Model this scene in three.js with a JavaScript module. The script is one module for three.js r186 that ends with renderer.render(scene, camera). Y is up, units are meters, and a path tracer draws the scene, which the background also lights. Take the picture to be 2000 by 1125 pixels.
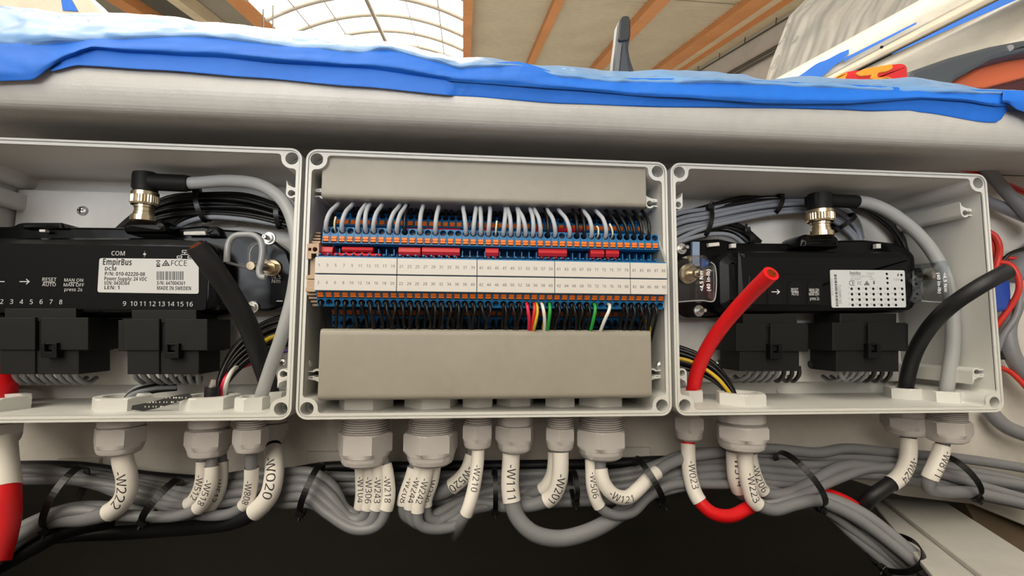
import * as THREE from 'three';
import { RoundedBoxGeometry } from 'three/addons/geometries/RoundedBoxGeometry.js';
import { mergeGeometries, toCreasedNormals } from 'three/addons/utils/BufferGeometryUtils.js';
import { RectAreaLightUniformsLib } from 'three/addons/lights/RectAreaLightUniformsLib.js';
import { ImprovedNoise } from 'three/addons/math/ImprovedNoise.js';
// ---------- camera, sky, lights, exposure ----------
const scene = new THREE.Scene();
const FOCAL = 952.5, EYE = new THREE.Vector3(-0.0162, -0.0309, 0.3356);
const camera = new THREE.PerspectiveCamera(2 * Math.atan(562.5 / FOCAL) * 180 / Math.PI, 2000 / 1125, 0.01, 200);
camera.rotation.order = 'YXZ';
camera.rotation.set(0.0835, -0.0906, 0.0056);
camera.position.copy(EYE);
camera.updateMatrixWorld(true);
const renderer = new THREE.WebGLRenderer({ antialias: true });
renderer.toneMapping = THREE.LinearToneMapping;
renderer.toneMappingExposure = 0.82;
renderer.shadowMap.enabled = true;
RectAreaLightUniformsLib.init();
scene.background = new THREE.Color(0xe9edf0);        // bright overcast sky above the hall
const LIGHT = { rear: 0.9, front: 2.6, gable: 9.6, pane: 5 };
// ---------- hall frame: roof beams run along AX, roof spans SX, UX points to the roof ----------
const AX = new THREE.Vector3(-0.01101, 0.23324, -0.97236).normalize();
const SX = new THREE.Vector3(1, 0.00257, -0.01071).normalize();
const UX = new THREE.Vector3().crossVectors(SX, AX).normalize();
const hallP = (s, u, a) => EYE.clone().addScaledVector(SX, s).addScaledVector(UX, u).addScaledVector(AX, a);
function areaLight(name, pos, target, w, h, power, color) {
  const l = new THREE.RectAreaLight(color, power, w, h);
  l.position.copy(pos); l.lookAt(target); l.name = name; scene.add(l); return l;
}
// daylight: the barrel skylight ahead, plus its unseen continuation and an unseen gable, placed to light the box fronts
areaLight('daylight_skylight', hallP(-3, 5.9, 17), hallP(-3, 0, 17), 5.8, 24, LIGHT.front, 0xf6faff);
areaLight('unseen_skylight_rear', hallP(-3, 5.9, -6), hallP(-3, 0, -6), 5.8, 12, LIGHT.rear, 0xf6faff);
areaLight('unseen_gable_daylight', hallP(-4, 4.2, -13.7), hallP(-4, 4.2, 0), 12, 4, LIGHT.gable, 0xe9f2ff);
// ---------- helpers ----------
const DIR = (px, py) => new THREE.Vector3((px - 1000) / FOCAL, -(py - 562.5) / FOCAL, -1).applyQuaternion(camera.quaternion);
const at = (px, py, z) => { const d = DIR(px, py); return EYE.clone().addScaledVector(d, (z - EYE.z) / d.z); };
const atY = (px, py, y) => { const d = DIR(px, py); return EYE.clone().addScaledVector(d, (y - EYE.y) / d.y); };
const INV = camera.quaternion.clone().invert();
const rowOf = (p) => { const q = p.clone().sub(EYE).applyQuaternion(INV); return 562.5 - FOCAL * q.y / -q.z; };
const V = (x, y, z) => new THREE.Vector3(x, y, z);
let seed = 7; const rnd = () => (seed = (seed * 16807) % 2147483647) / 2147483647; const rs = (a) => (rnd() - 0.5) * 2 * a;
const used = {};
function numbered(n) { const k = used[n] = (used[n] || 0) + 1; return k === 1 ? n : n + '_' + String(k - 1).padStart(3, '0'); }
const ORG = new WeakMap();
function tag(o, label, category, group, kind) {
  if (label) o.userData.label = label; if (category) o.userData.category = category;
  if (group) o.userData.group = group; if (kind) o.userData.kind = kind; return o;
}
function thing(name, label, category, pos, group) {
  const g = new THREE.Group(); g.name = numbered(name); g.position.copy(pos); ORG.set(g, pos.clone()); scene.add(g);
  return tag(g, label, category, group);
}
const M1 = (g) => Array.isArray(g) ? (g.length === 1 ? g[0] : mergeGeometries(g.map((x) => { const y = x.index ? x.toNonIndexed() : x; for (const k of Object.keys(y.attributes)) if (!['position', 'normal', 'uv'].includes(k)) y.deleteAttribute(k); return y; }))) : g;
// a named mesh from world-space geometry; re-centred on its parent (or on its own middle when it stands alone)
function obj(name, geo, material, parent) {
  geo = M1(geo);
  let o = parent ? ORG.get(parent) : null;
  if (!o) { geo.computeBoundingBox(); o = geo.boundingBox.getCenter(V(0, 0, 0)); }
  geo = geo.clone().translate(-o.x, -o.y, -o.z);
  const m = new THREE.Mesh(geo, material); m.castShadow = m.receiveShadow = true;
  if (parent) { m.name = name; parent.add(m); } else { m.name = numbered(name); m.position.copy(o); scene.add(m); }
  ORG.set(m, o); return m;
}
const struct = (name, geo, m) => tag(obj(name, geo, m), null, null, null, 'structure');
// uv in metres by the dominant normal
function uvm(g) {
  g = g.index ? g.toNonIndexed() : g; if (!g.attributes.normal) g.computeVertexNormals();
  const p = g.attributes.position, n = g.attributes.normal, uv = new Float32Array(p.count * 2);
  for (let i = 0; i < p.count; i++) {
    const a = Math.abs(n.getX(i)), b = Math.abs(n.getY(i)), c = Math.abs(n.getZ(i));
    const [u, v] = c >= a && c >= b ? [p.getX(i), p.getY(i)] : a >= b ? [p.getZ(i), p.getY(i)] : [p.getX(i), p.getZ(i)];
    uv[2 * i] = u; uv[2 * i + 1] = v;
  }
  g.setAttribute('uv', new THREE.BufferAttribute(uv, 2)); return g;
}
const box = (x0, x1, y0, y1, z0, z1, r = 0.0006) => uvm(new RoundedBoxGeometry(x1 - x0, y1 - y0, z1 - z0, 2, Math.min(r, (x1 - x0) / 2.01, (y1 - y0) / 2.01, (z1 - z0) / 2.01)).translate((x0 + x1) / 2, (y0 + y1) / 2, (z0 + z1) / 2));
const shapeOf = (pts) => new THREE.Shape(pts.map((p) => new THREE.Vector2(p.x ?? p[0], p.y ?? p[1])));
const holeOf = (pts) => new THREE.Path(pts.map((p) => new THREE.Vector2(p[0], p[1])));
function ext(shape, z0, z1, bevel = 0.0004, seg = 24) {
  const b = shape.holes.length ? 0 : Math.min(bevel, (z1 - z0) / 2.05);
  return uvm(new THREE.ExtrudeGeometry(shape, { depth: z1 - z0 - 2 * b, bevelEnabled: b > 0, bevelSize: b, bevelOffset: -b, bevelThickness: b, bevelSegments: 2, curveSegments: seg }).translate(0, 0, z0 + b));
}
const circ = (x, y, r, n = 28) => Array.from({ length: n }, (_, i) => [x + r * Math.cos(i / n * 2 * Math.PI), y + r * Math.sin(i / n * 2 * Math.PI)]);
function rrect(x0, y0, x1, y1, r, n = 6) {
  const o = [];
  for (const [cx, cy, a] of [[x1 - r, y1 - r, 0], [x0 + r, y1 - r, 1], [x0 + r, y0 + r, 2], [x1 - r, y0 + r, 3]])
    for (let i = 0; i <= n; i++) { const t = (a + i / n) * Math.PI / 2; o.push([cx + r * Math.cos(t), cy + r * Math.sin(t)]); }
  return o;
}
// polygon given in the photograph's frame on the plane z = zf, thickened backwards
const pxPoly = (pts, zf) => pts.map(([x, y]) => { const p = at(x, y, zf); return [p.x, p.y]; });
const slab = (pts, zf, depth, bevel) => ext(shapeOf(pxPoly(pts, zf)), zf - depth, zf, bevel);
// rounds the corners of a polygon
function soften(pts, r, n = 4) {
  const o = [], N = pts.length;
  for (let i = 0; i < N; i++) {
    const a = pts[(i + N - 1) % N], b = pts[i], c = pts[(i + 1) % N];
    const d1 = Math.hypot(a[0] - b[0], a[1] - b[1]), d2 = Math.hypot(c[0] - b[0], c[1] - b[1]), q = Math.min(r, d1 / 2.1, d2 / 2.1);
    const p0 = [b[0] + (a[0] - b[0]) / d1 * q, b[1] + (a[1] - b[1]) / d1 * q], p1 = [b[0] + (c[0] - b[0]) / d2 * q, b[1] + (c[1] - b[1]) / d2 * q];
    for (let k = 0; k <= n; k++) { const t = k / n; o.push([(1 - t) ** 2 * p0[0] + 2 * t * (1 - t) * b[0] + t * t * p1[0], (1 - t) ** 2 * p0[1] + 2 * t * (1 - t) * b[1] + t * t * p1[1]]); }
  }
  return o;
}
// tube along samples; v = 0.5 faces +z; uv.x in metres along (or 0..1 with unit)
function sweep(S, radius, { sides = 10, caps = true, unit = false, squash } = {}) {
  const n = S.length, pos = [], nor = [], uv = [], idx = []; let len = 0; const L = [0];
  for (let i = 1; i < n; i++) L.push(len += S[i].distanceTo(S[i - 1]));
  let prevN = null; const rad = typeof radius === 'function' ? radius : () => radius; let first, last;
  for (let i = 0; i < n; i++) {
    const T = S[Math.min(n - 1, i + 1)].clone().sub(S[Math.max(0, i - 1)]).normalize();
    let Nn = V(0, 0, 1); if (Math.abs(T.z) > 0.97) Nn = prevN ? prevN.clone() : V(0, 1, 0);
    Nn.addScaledVector(T, -Nn.dot(T)).normalize(); if (prevN && Nn.dot(prevN) < 0) Nn.negate(); prevN = Nn;
    const B = T.clone().cross(Nn), r = rad(i / (n - 1));
    if (i === 0) first = T.clone().negate(); last = T;
    for (let k = 0; k <= sides; k++) {
      const a = (k / sides - 0.5) * 2 * Math.PI, d = Nn.clone().multiplyScalar(Math.cos(a)).addScaledVector(B, Math.sin(a));
      const q = squash ? d.clone().multiplyScalar(1).addScaledVector(Nn, Nn.dot(d) * (squash - 1)) : d;
      pos.push(S[i].x + q.x * r, S[i].y + q.y * r, S[i].z + q.z * r); nor.push(d.x, d.y, d.z); uv.push(unit ? L[i] / len : L[i], unit ? 1 - k / sides : k / sides * 2 * Math.PI * r);
    }
  }
  const w = sides + 1;
  for (let i = 0; i < n - 1; i++) for (let k = 0; k < sides; k++) { const a = i * w + k, b = a + w; idx.push(a, a + 1, b, b, a + 1, b + 1); }
  if (caps) for (const [row, dir] of [[0, first], [n - 1, last]]) {
    const c = pos.length / 3; pos.push(S[row].x, S[row].y, S[row].z); nor.push(dir.x, dir.y, dir.z); uv.push(0, 0);
    for (let k = 0; k <= sides; k++) { const j = (row * w + k) * 3; pos.push(pos[j], pos[j + 1], pos[j + 2]); nor.push(dir.x, dir.y, dir.z); uv.push(0, 0); }
    for (let k = 0; k < sides; k++) row ? idx.push(c, c + 1 + k, c + 2 + k) : idx.push(c, c + 2 + k, c + 1 + k);
  }
  const g = new THREE.BufferGeometry();
  g.setAttribute('position', new THREE.Float32BufferAttribute(pos, 3)); g.setAttribute('normal', new THREE.Float32BufferAttribute(nor, 3)); g.setAttribute('uv', new THREE.Float32BufferAttribute(uv, 2)); g.setIndex(idx); return g;
}
const path = (pts) => pts.map((p) => at(p[0], p[1], p[2]));
const smooth = (P, n) => new THREE.CatmullRomCurve3(P, false, 'centripetal').getSpacedPoints(n);
const tubeW = (P, r, n = 32, o) => sweep(smooth(P, n), r, o);
const lathe = (prof, seg = 24) => toCreasedNormals(new THREE.LatheGeometry(prof.map(([r, y]) => new THREE.Vector2(Math.max(r, 1e-6), y)), seg), 0.6);
const toZ = (g) => g.rotateX(Math.PI / 2);                 // lathe axis y -> z
function aim(g, from, to) { return g.applyQuaternion(new THREE.Quaternion().setFromUnitVectors(V(0, 1, 0), to.clone().sub(from).normalize())).translate(from.x, from.y, from.z); }
// radial solid whose section is hexagonal but cut by a cone: prof = [[y, radius of the turning cut]...], apothem a
function hexTurn(a, prof, seg = 72, rot = 0) {
  const pos = [], idx = [], w = seg + 1;
  for (const [y, rc] of prof) for (let k = 0; k <= seg; k++) {
    const t = k / seg * 2 * Math.PI, m = ((t + Math.PI / 6 + 100 * Math.PI) % (Math.PI / 3)) - Math.PI / 6, r = Math.min(a / Math.cos(m), rc);
    pos.push(r * Math.cos(t + rot), y, r * Math.sin(t + rot));
  }
  for (let i = 0; i < prof.length - 1; i++) for (let k = 0; k < seg; k++) { const p = i * w + k, q = p + w; idx.push(p, q, p + 1, q, q + 1, p + 1); }
  let g = new THREE.BufferGeometry(); g.setAttribute('position', new THREE.Float32BufferAttribute(pos, 3)); g.setIndex(idx); g = g.toNonIndexed(); g.computeVertexNormals(); return uvm(g);
}
// ---------- textures ----------
const noise = new ImprovedNoise();
function noiseTex(size, fn, repeat) {
  const d = new Uint8Array(size * size * 4);
  for (let y = 0; y < size; y++) for (let x = 0; x < size; x++) { const v = Math.max(0, Math.min(255, fn(x / size, y / size) * 255)), i = (y * size + x) * 4; d[i] = d[i + 1] = d[i + 2] = v; d[i + 3] = 255; }
  const t = new THREE.DataTexture(d, size, size); t.wrapS = t.wrapT = THREE.RepeatWrapping; t.magFilter = THREE.LinearFilter; t.minFilter = THREE.LinearMipmapLinearFilter; t.generateMipmaps = true; t.repeat.set(repeat, repeat); t.needsUpdate = true; return t;
}
const tn = (u, v, f, z) => { // tiling noise
  const a = noise.noise(u * f, v * f, z), b = noise.noise((u - 1) * f, v * f, z), c = noise.noise(u * f, (v - 1) * f, z), d = noise.noise((u - 1) * f, (v - 1) * f, z);
  return (a * (1 - u) + b * u) * (1 - v) + (c * (1 - u) + d * u) * v;
};
const GRAIN = noiseTex(256, (u, v) => 0.5 + 0.3 * tn(u, v, 60, 1) + 0.25 * (rnd() - 0.5), 1 / 0.02);
const ORANGE = noiseTex(256, (u, v) => 0.5 + 0.5 * tn(u, v, 34, 3) + 0.25 * tn(u, v, 9, 5), 1 / 0.05);
const CRUMPLE = noiseTex(256, (u, v) => 0.5 + 0.6 * Math.abs(tn(u, v, 7, 3)) + 0.35 * Math.abs(tn(u, v, 17, 8)) - 0.25, 1 / 0.12);
const MOTTLE = noiseTex(256, (u, v) => 0.93 + 0.1 * tn(u, v, 5, 2) + 0.06 * tn(u, v, 21, 4) + 0.03 * (rnd() - 0.5), 1 / 0.15);
const MOTTLE_BIG = noiseTex(256, (u, v) => 0.9 + 0.14 * tn(u, v, 4, 2) + 0.08 * tn(u, v, 19, 4), 1 / 4);
const WAVE = noiseTex(128, (u, v) => 0.5 + 0.5 * tn(u, v, 6, 9), 1 / 0.06);
const mats = {};
function mat(color, rough = 0.5, o = {}) {
  const m = new THREE.MeshPhysicalMaterial({ color, roughness: rough, ...o });
  if (o.side === undefined) m.side = THREE.DoubleSide; return m;
}
const grained = (color, rough, bump = 0.00004, o = {}) => mat(color, rough, { bumpMap: GRAIN, bumpScale: bump, ...o });
const M = {
  enclosure: grained(0xd9d9d5, 0.42, 0.00002), gland: grained(0xcdc8c6, 0.5, 0.00003), plate: grained(0xe6e4df, 0.55, 0.00002, { map: MOTTLE }),
  gelcoat: mat(0xc3c1bc, 0.35, { bumpMap: ORANGE, bumpScale: 0.00012, map: MOTTLE }), panel: mat(0xdfd9d0, 0.5, { map: MOTTLE, bumpMap: ORANGE, bumpScale: 0.0002 }),
  duct: grained(0xa49e92, 0.45, 0.00002, { map: MOTTLE }), black: grained(0x0f1012, 0.38, 0.00002, { specularIntensity: 0.4 }), blackGloss: mat(0x0a0b0d, 0.2, { specularIntensity: 0.45, bumpMap: WAVE, bumpScale: 0.0002 }), blackMatte: grained(0x0f1011, 0.6, 0.00004, { specularIntensity: 0.6 }),
  blue: grained(0x1e70a6, 0.42, 0.00002), orange: grained(0xf07820, 0.45, 0.00002), red: grained(0xc2232c, 0.38, 0.00002), strip: grained(0xece8e2, 0.5, 0.00001),
  beige: grained(0xb79c80, 0.5), endgrey: grained(0x9a9c98, 0.5), cable: grained(0x838488, 0.42, 0.00005), cableLight: grained(0xa9abac, 0.42, 0.00005), wire: grained(0x8f949c, 0.4, 0.00002), wireTop: grained(0xb4bac2, 0.4, 0.00002),
  wireBlack: grained(0x0b0b0c, 0.38, 0.00002), cableBlack: grained(0x15161a, 0.5, 0.00006), cableRed: grained(0xe3161d, 0.42, 0.00004), wireRed: grained(0xd8352a, 0.45), wireYellow: grained(0xd8b62c, 0.4), wireGreen: grained(0x27a03c, 0.4), wireWhite: grained(0xe6e4dc, 0.4), wirePink: grained(0xd6264a, 0.4), wirePurple: grained(0x5b3c8c, 0.4), ferrule: mat(0xe5dcc0, 0.4),
  steel: mat(0xd6d5d2, 0.32, { metalness: 0.85, bumpMap: GRAIN, bumpScale: 0.00001 }), nickel: mat(0xdcccae, 0.28, { metalness: 1, bumpMap: GRAIN, bumpScale: 0.00001 }), copper: mat(0xd0713c, 0.35, { metalness: 0.9, bumpMap: GRAIN, bumpScale: 0.0001 }),
  clampSteel: mat(0x3a3f46, 0.4, { metalness: 0.7, bumpMap: GRAIN, bumpScale: 0.00002 }), tie: grained(0x0e0f10, 0.35), tape: mat(0x0c6ad2, 0.62, { bumpMap: CRUMPLE, bumpScale: 0.0006, map: MOTTLE }), film: mat(0x78a5d6, 0.3, { bumpMap: CRUMPLE, bumpScale: 0.0006, transmission: 0.2, thickness: 0 }),
  clear: mat(0xf4f6f8, 0.06, { transmission: 1, thickness: 0, bumpMap: WAVE, bumpScale: 0.0002 }), clearRim: mat(0xb8babc, 0.2, { transmission: 0.35, thickness: 0, bumpMap: GRAIN, bumpScale: 0.00002 }),
  hull: mat(0x8d8983, 0.7, { bumpMap: ORANGE, bumpScale: 0.001 }), label: grained(0xd8dadb, 0.4, 0.00001),
};
const CANVAS = (w, h, bg) => { const c = document.createElement('canvas'); c.width = w; c.height = h; const x = c.getContext('2d'); if (bg) { x.fillStyle = bg; x.fillRect(0, 0, w, h); } return [c, x]; };
function canvasTex(c) { const t = new THREE.CanvasTexture(c); t.colorSpace = THREE.SRGBColorSpace; t.magFilter = THREE.LinearFilter; return t; }
// flat print: front-facing rectangle whose uv runs 0..1
function unitUV(g) { g.computeBoundingBox(); const b = g.boundingBox, p = g.attributes.position, uv = g.attributes.uv; for (let i = 0; i < p.count; i++) uv.setXY(i, (p.getX(i) - b.min.x) / (b.max.x - b.min.x), (p.getY(i) - b.min.y) / (b.max.y - b.min.y)); return g; }
// ---------- large structure: recess, ledge, hall ----------
const extX = (prof, x0, x1, bevel = 0) => { // profile of [z, y] swept along x
  const g = new THREE.ExtrudeGeometry(shapeOf(prof), { depth: x1 - x0 - 2 * bevel, bevelEnabled: bevel > 0, bevelSize: bevel, bevelOffset: -bevel, bevelThickness: bevel, bevelSegments: 2 });
  return uvm(g.rotateY(-Math.PI / 2).translate(x1 - bevel, 0, 0));
};
const lipProfile = soften([[-0.095, 0.123], [0.026, 0.0995], [0.033, 0.113], [0.0325, 0.128], [0.022, 0.137], [-0.6, 0.129], [-0.6, 0.124]], 0.008, 6);
struct('trim_1', extX(lipProfile, -0.85, 0.95), M.gelcoat);
// back panel of the recess with its uneven lower edge
const backEdge = [[-260, 915], [30, 922], [140, 912], [300, 935], [470, 936], [600, 912], [700, 905], [800, 905], [1000, 902], [1200, 898], [1400, 885], [1500, 892], [1640, 930], [1760, 968], [1900, 985], [2060, 1050], [2300, 1140]];
struct('wall_back', ext(shapeOf([...pxPoly(backEdge, -0.086), [1.0, 0.125], [-0.85, 0.125]]), -0.094, -0.086, 0.0006), M.panel);
// dark hull cavity below
const cav = (a, b, c, d, e, f) => box(a, b, c, d, e, f, 0.001);
struct('wall_cavity', [cav(-2.4, 2.8, -2.2, -0.1, -2.42, -2.4), cav(-2.42, -2.4, -2.2, -0.1, -2.42, 0.11), cav(2.8, 2.82, -2.2, -0.1, -2.42, 0.11), cav(-2.4, 2.8, -0.12, -0.1, -2.42, -0.094)], M.hull);
struct('floor', cav(-2.42, 2.82, -2.22, -2.2, -2.42, 0.11), M.hull);
struct('unseen_trim_2', box(-2.4, 2.8, -2.2, -0.1625, 0.09, 0.11, 0.006), M.gelcoat);       // unseen panel just under the frame, placed to keep light out of the cavity
struct('wall_locker', slab([[1880, 978], [2120, 1052], [2120, 1220], [1960, 1110]], -0.1, 0.01, 0.001), mat(0x8a7761, 0.6, { map: MOTTLE, bumpMap: ORANGE, bumpScale: 0.0003 }));
struct('wall_left', cav(-0.87, -0.85, -0.16, 0.15, -0.6, 0.03), M.panel);
struct('wall_right', cav(0.95, 0.97, -0.16, 0.15, -0.6, 0.03), M.panel);
// unseen cockpit sole under the camera, placed to bounce light onto undersides
const unseenCockpitMat = mat(0xab9f9b, 0.6, { bumpMap: ORANGE, bumpScale: 0.0006, map: MOTTLE });
struct('unseen_floor_cockpit', box(-1.2, 1.4, -0.95, -0.92, 0.11, 2.2, 0.004), unseenCockpitMat);
struct('unseen_wall_cockpit', box(-1.2, 1.4, -0.95, 0.075, 0.8, 0.84, 0.01), unseenCockpitMat);      // unseen wall behind the camera, placed to shade the lower part of the boxes
// hall in its own sloping frame
const HB = new THREE.Matrix4().makeBasis(SX, UX, AX.clone().negate()).setPosition(EYE);
const hallBox = (s0, s1, u0, u1, a0, a1) => uvm(new THREE.BoxGeometry(s1 - s0, u1 - u0, a1 - a0).translate((s0 + s1) / 2, (u0 + u1) / 2, -(a0 + a1) / 2)).applyMatrix4(HB);
const hallAtS = (px, py, s) => { const d = DIR(px, py); return EYE.clone().addScaledVector(d, s / d.dot(SX)); };
const hallMat = { wall: mat(0xdedad4, 0.8, { map: MOTTLE_BIG }), floor: mat(0xdad7d0, 0.7, { map: MOTTLE_BIG }), sheet: mat(0xd0c6b0, 0.55, { map: MOTTLE_BIG }), beam: mat(0xe09a62, 0.5, { map: MOTTLE_BIG }), cream: mat(0xe2d2b4, 0.6, { map: MOTTLE_BIG }), roof: mat(0x9b9689, 0.7, { map: MOTTLE_BIG }), white: mat(0xe6ddcd, 0.5, { map: MOTTLE_BIG }), dark: mat(0x5b574f, 0.6, { map: MOTTLE_BIG }) };
struct('floor_hall', hallBox(-26, 9.6, -4.3, -4, -14.4, 45), hallMat.floor);
struct('wall_hall_right', hallBox(9.15, 9.5, -4, 6.5, -14.4, 45), hallMat.wall);
struct('wall_hall_left', hallBox(-26, -25.7, -4, 6.5, -14.4, 45), hallMat.wall);
struct('wall_hall_back', hallBox(-26, 9.5, -4, 9, 44.7, 45), hallMat.wall);
struct('wall_hall_front', [hallBox(-26, 9.5, -4, 2.1, -14.4, -14.1), hallBox(-26, 9.5, 6.3, 9, -14.4, -14.1), hallBox(-26, -10.1, 2, 6.4, -14.4, -14.1), hallBox(2.1, 9.5, 2, 6.4, -14.4, -14.1)], hallMat.wall);
{ const root = tag(new THREE.Group(), null, null, null, 'structure'); root.name = 'unseen_window_2'; scene.add(root); ORG.set(root, V(0, 0, 0)); const m = mat(0xf6f0e2, 0.4, { emissive: 0xfffaf0, emissiveIntensity: LIGHT.pane * 0.5, bumpMap: MOTTLE_BIG, bumpScale: 0.002 });  // unseen gable window behind the camera, placed to light the box fronts
  for (let i = 0; i < 6; i++) obj('pane', hallBox(-10 + i * 2 + 0.04, -8 + i * 2 - 0.04, 2.1, 6.3, -14.2, -14.15), m, root); }
struct('ceiling', [hallBox(-26, -6.2, 6.12, 6.4, -14.4, 45), hallBox(0, 9.5, 6.12, 6.4, -14.4, 45), hallBox(-6.2, 0, 6.12, 6.4, 31, 45)], hallMat.roof);
{ // corrugated sheets under the roof, one mesh each
  const root = tag(new THREE.Group(), null, null, null, 'structure'); root.name = 'ceiling_cladding'; scene.add(root); ORG.set(root, V(0, 0, 0));
  const sheet = (s0, s1, a0, a1, du) => {
    const n = Math.round((a1 - a0) / 0.035), pos = [], idx = [];
    for (let i = 0; i <= n; i++) for (const s of [s0, s1]) { const a = a0 + (a1 - a0) * i / n, w = Math.max(-0.7, Math.min(0.7, Math.sin(a / 0.21 * 2 * Math.PI))); pos.push(...hallP(s, 6.05 + du + 0.03 * w, a).toArray()); }
    for (let i = 0; i < n; i++) { const k = 2 * i; idx.push(k, k + 1, k + 2, k + 1, k + 3, k + 2); }
    const g = new THREE.BufferGeometry(); g.setAttribute('position', new THREE.Float32BufferAttribute(pos, 3)); g.setIndex(idx); g.computeVertexNormals(); return uvm(g);
  };
  for (const [s0, s1] of [[0.1, 2.6], [2.6, 5.3], [5.3, 8]]) for (let a = 8, k = 0; a < 30; a += 3.1, k++) obj('roof_sheet', sheet(s0, s1, a, a + 3.15, (k % 2) * 0.012), hallMat.sheet, root);
}
function beam(name, label, boxes, m, cat = 'beam', group) { return tag(obj(name, boxes, m), label, cat, group); }
beam('roof_beam', 'orange roof beam along the right edge of the arched skylight', [hallBox(-0.08, 0.2, 5.6, 6.1, 4, 40)], hallMat.beam);
beam('roof_beam', 'orange roof beam in the middle of the corrugated roof, left of the black handle', [hallBox(2.45, 2.72, 5.85, 6.06, 4, 40)], hallMat.beam);
beam('roof_beam', 'orange roof beam passing behind the black upright handle', [hallBox(5.1, 5.5, 5.8, 6.06, 4, 40)], hallMat.beam);
beam('roof_beam', 'wide orange roof beam beside the cream girder at the hall wall', [hallBox(7.65, 8.2, 5.85, 6.1, 4, 40)], hallMat.beam);
beam('roof_beam', 'orange roof beam along the left edge of the arched skylight', [hallBox(-6.75, -6.1, 5.75, 6.1, 4, 40)], hallMat.beam);
beam('roof_beam', 'narrow cream roof beam left of the grey roof panel', [hallBox(-8.4, -8.05, 5.7, 6.1, 4, 40)], hallMat.cream);
beam('roof_beam', 'orange roof beam farthest to the left under the roof', [hallBox(-10.3, -9.8, 5.75, 6.1, 4, 40)], hallMat.beam);
beam('dark_roof_strip', 'dark grey strip between cream and orange beams', [hallBox(-9.6, -8.45, 5.95, 6.12, 4, 40)], hallMat.dark, 'duct');  // dark slab filling the dark gap between the two beams
{
  const g = thing('crane_girder', 'cream girder with thin rods along the top of the grey hall wall', 'girder', hallP(8.6, 5.8, 15));
  obj('web', hallBox(8.2, 9.14, 5.85, 6.05, 4, 40), hallMat.cream, g);
  obj('flange', hallBox(8.45, 8.52, 5.7, 5.85, 4, 40), hallMat.beam, g);
  obj('rod', hallBox(8.99, 9.03, 5.63, 5.67, 4, 40), hallMat.dark, g);
  for (let a = 8; a < 24; a += 1.6) obj('hanger', hallBox(9.0, 9.02, 5.65, 5.85, a, a + 0.03), hallMat.dark, g);
}
tag(obj('wall_pipe', [tubeW([hallAtS(1340, 190, 9.05), hallAtS(1600, 45, 9.05)], 0.05, 4), tubeW([hallAtS(1352, 192, 9.05), hallAtS(1610, 50, 9.05)], 0.04, 4)], hallMat.dark), 'pair of dark pipes running along the grey hall wall', 'pipe');
{ // arched skylight
  const rise = (t) => [-6.1 * t, 6.05 - 0.38 * t + 2.9 * t * (1 - t)];
  const root = tag(new THREE.Group(), null, null, null, 'structure'); root.name = 'window_1'; scene.add(root); ORG.set(root, V(0, 0, 0));
  const paneMat = mat(0xf6f0e2, 0.4, { emissive: 0xfff3dc, emissiveIntensity: LIGHT.pane, bumpMap: MOTTLE_BIG, bumpScale: 0.002 });
  const ringMat = mat(0x9a9690, 0.4, { map: MOTTLE_BIG });
  const A0 = -13.27, STEP = 1.5;
  for (let k = 0; k < 29; k++) {
    const a = A0 + k * STEP, rows = [];
    for (let h = 0; h < 3; h++) { // three panes across each bay
      const pos = [], idx = [];
      for (let i = 0; i <= 6; i++) { const [s, u] = rise((h + i / 6) / 3); for (const [da, du] of [[0.02, 0.06], [STEP - 0.02, 0.06]]) pos.push(...hallP(s, u + du, a + da).toArray()); }
      for (let i = 0; i < 6; i++) { const j = 2 * i; idx.push(j, j + 1, j + 2, j + 1, j + 3, j + 2); }
      const g = new THREE.BufferGeometry(); g.setAttribute('position', new THREE.Float32BufferAttribute(pos, 3)); g.setIndex(idx); g.computeVertexNormals(); obj('pane', uvm(g), paneMat, root);
    }
    const S = Array.from({ length: 25 }, (_, i) => { const [s, u] = rise(i / 24); return hallP(s, u, a); });
    obj('ring', sweep(S, 0.065, { sides: 8 }), ringMat, root);
  }
  for (const [t, r] of [[0.31, 0.015], [0.14, 0.02], [0.72, 0.02], [0.86, 0.02]]) { const [s, u] = rise(t); obj('purlin', tubeW([hallP(s, u + 0.02, A0), hallP(s, u + 0.02, 30)], r, 2, { sides: 8 }), ringMat, root); }
  tag(obj('tie_rod', tubeW([hallP(-2.9, 6.1, A0), hallP(-2.9, 6.1, 30)], 0.07, 2, { sides: 10 }), ringMat), 'grey tube running along under the arched skylight', 'tube');
  tag(obj('hanging_rod', tubeW([at(514, -60, -14), at(514, 80, -14)], 0.025, 2, { sides: 6 }), hallMat.dark), 'left of two thin dark rods hanging at the skylight edge', 'rod');
  tag(obj('hanging_rod', tubeW([at(533, -60, -14), at(533, 80, -14)], 0.025, 2, { sides: 6 }), hallMat.dark), 'right of two thin dark rods hanging at the skylight edge', 'rod');
}
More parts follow.
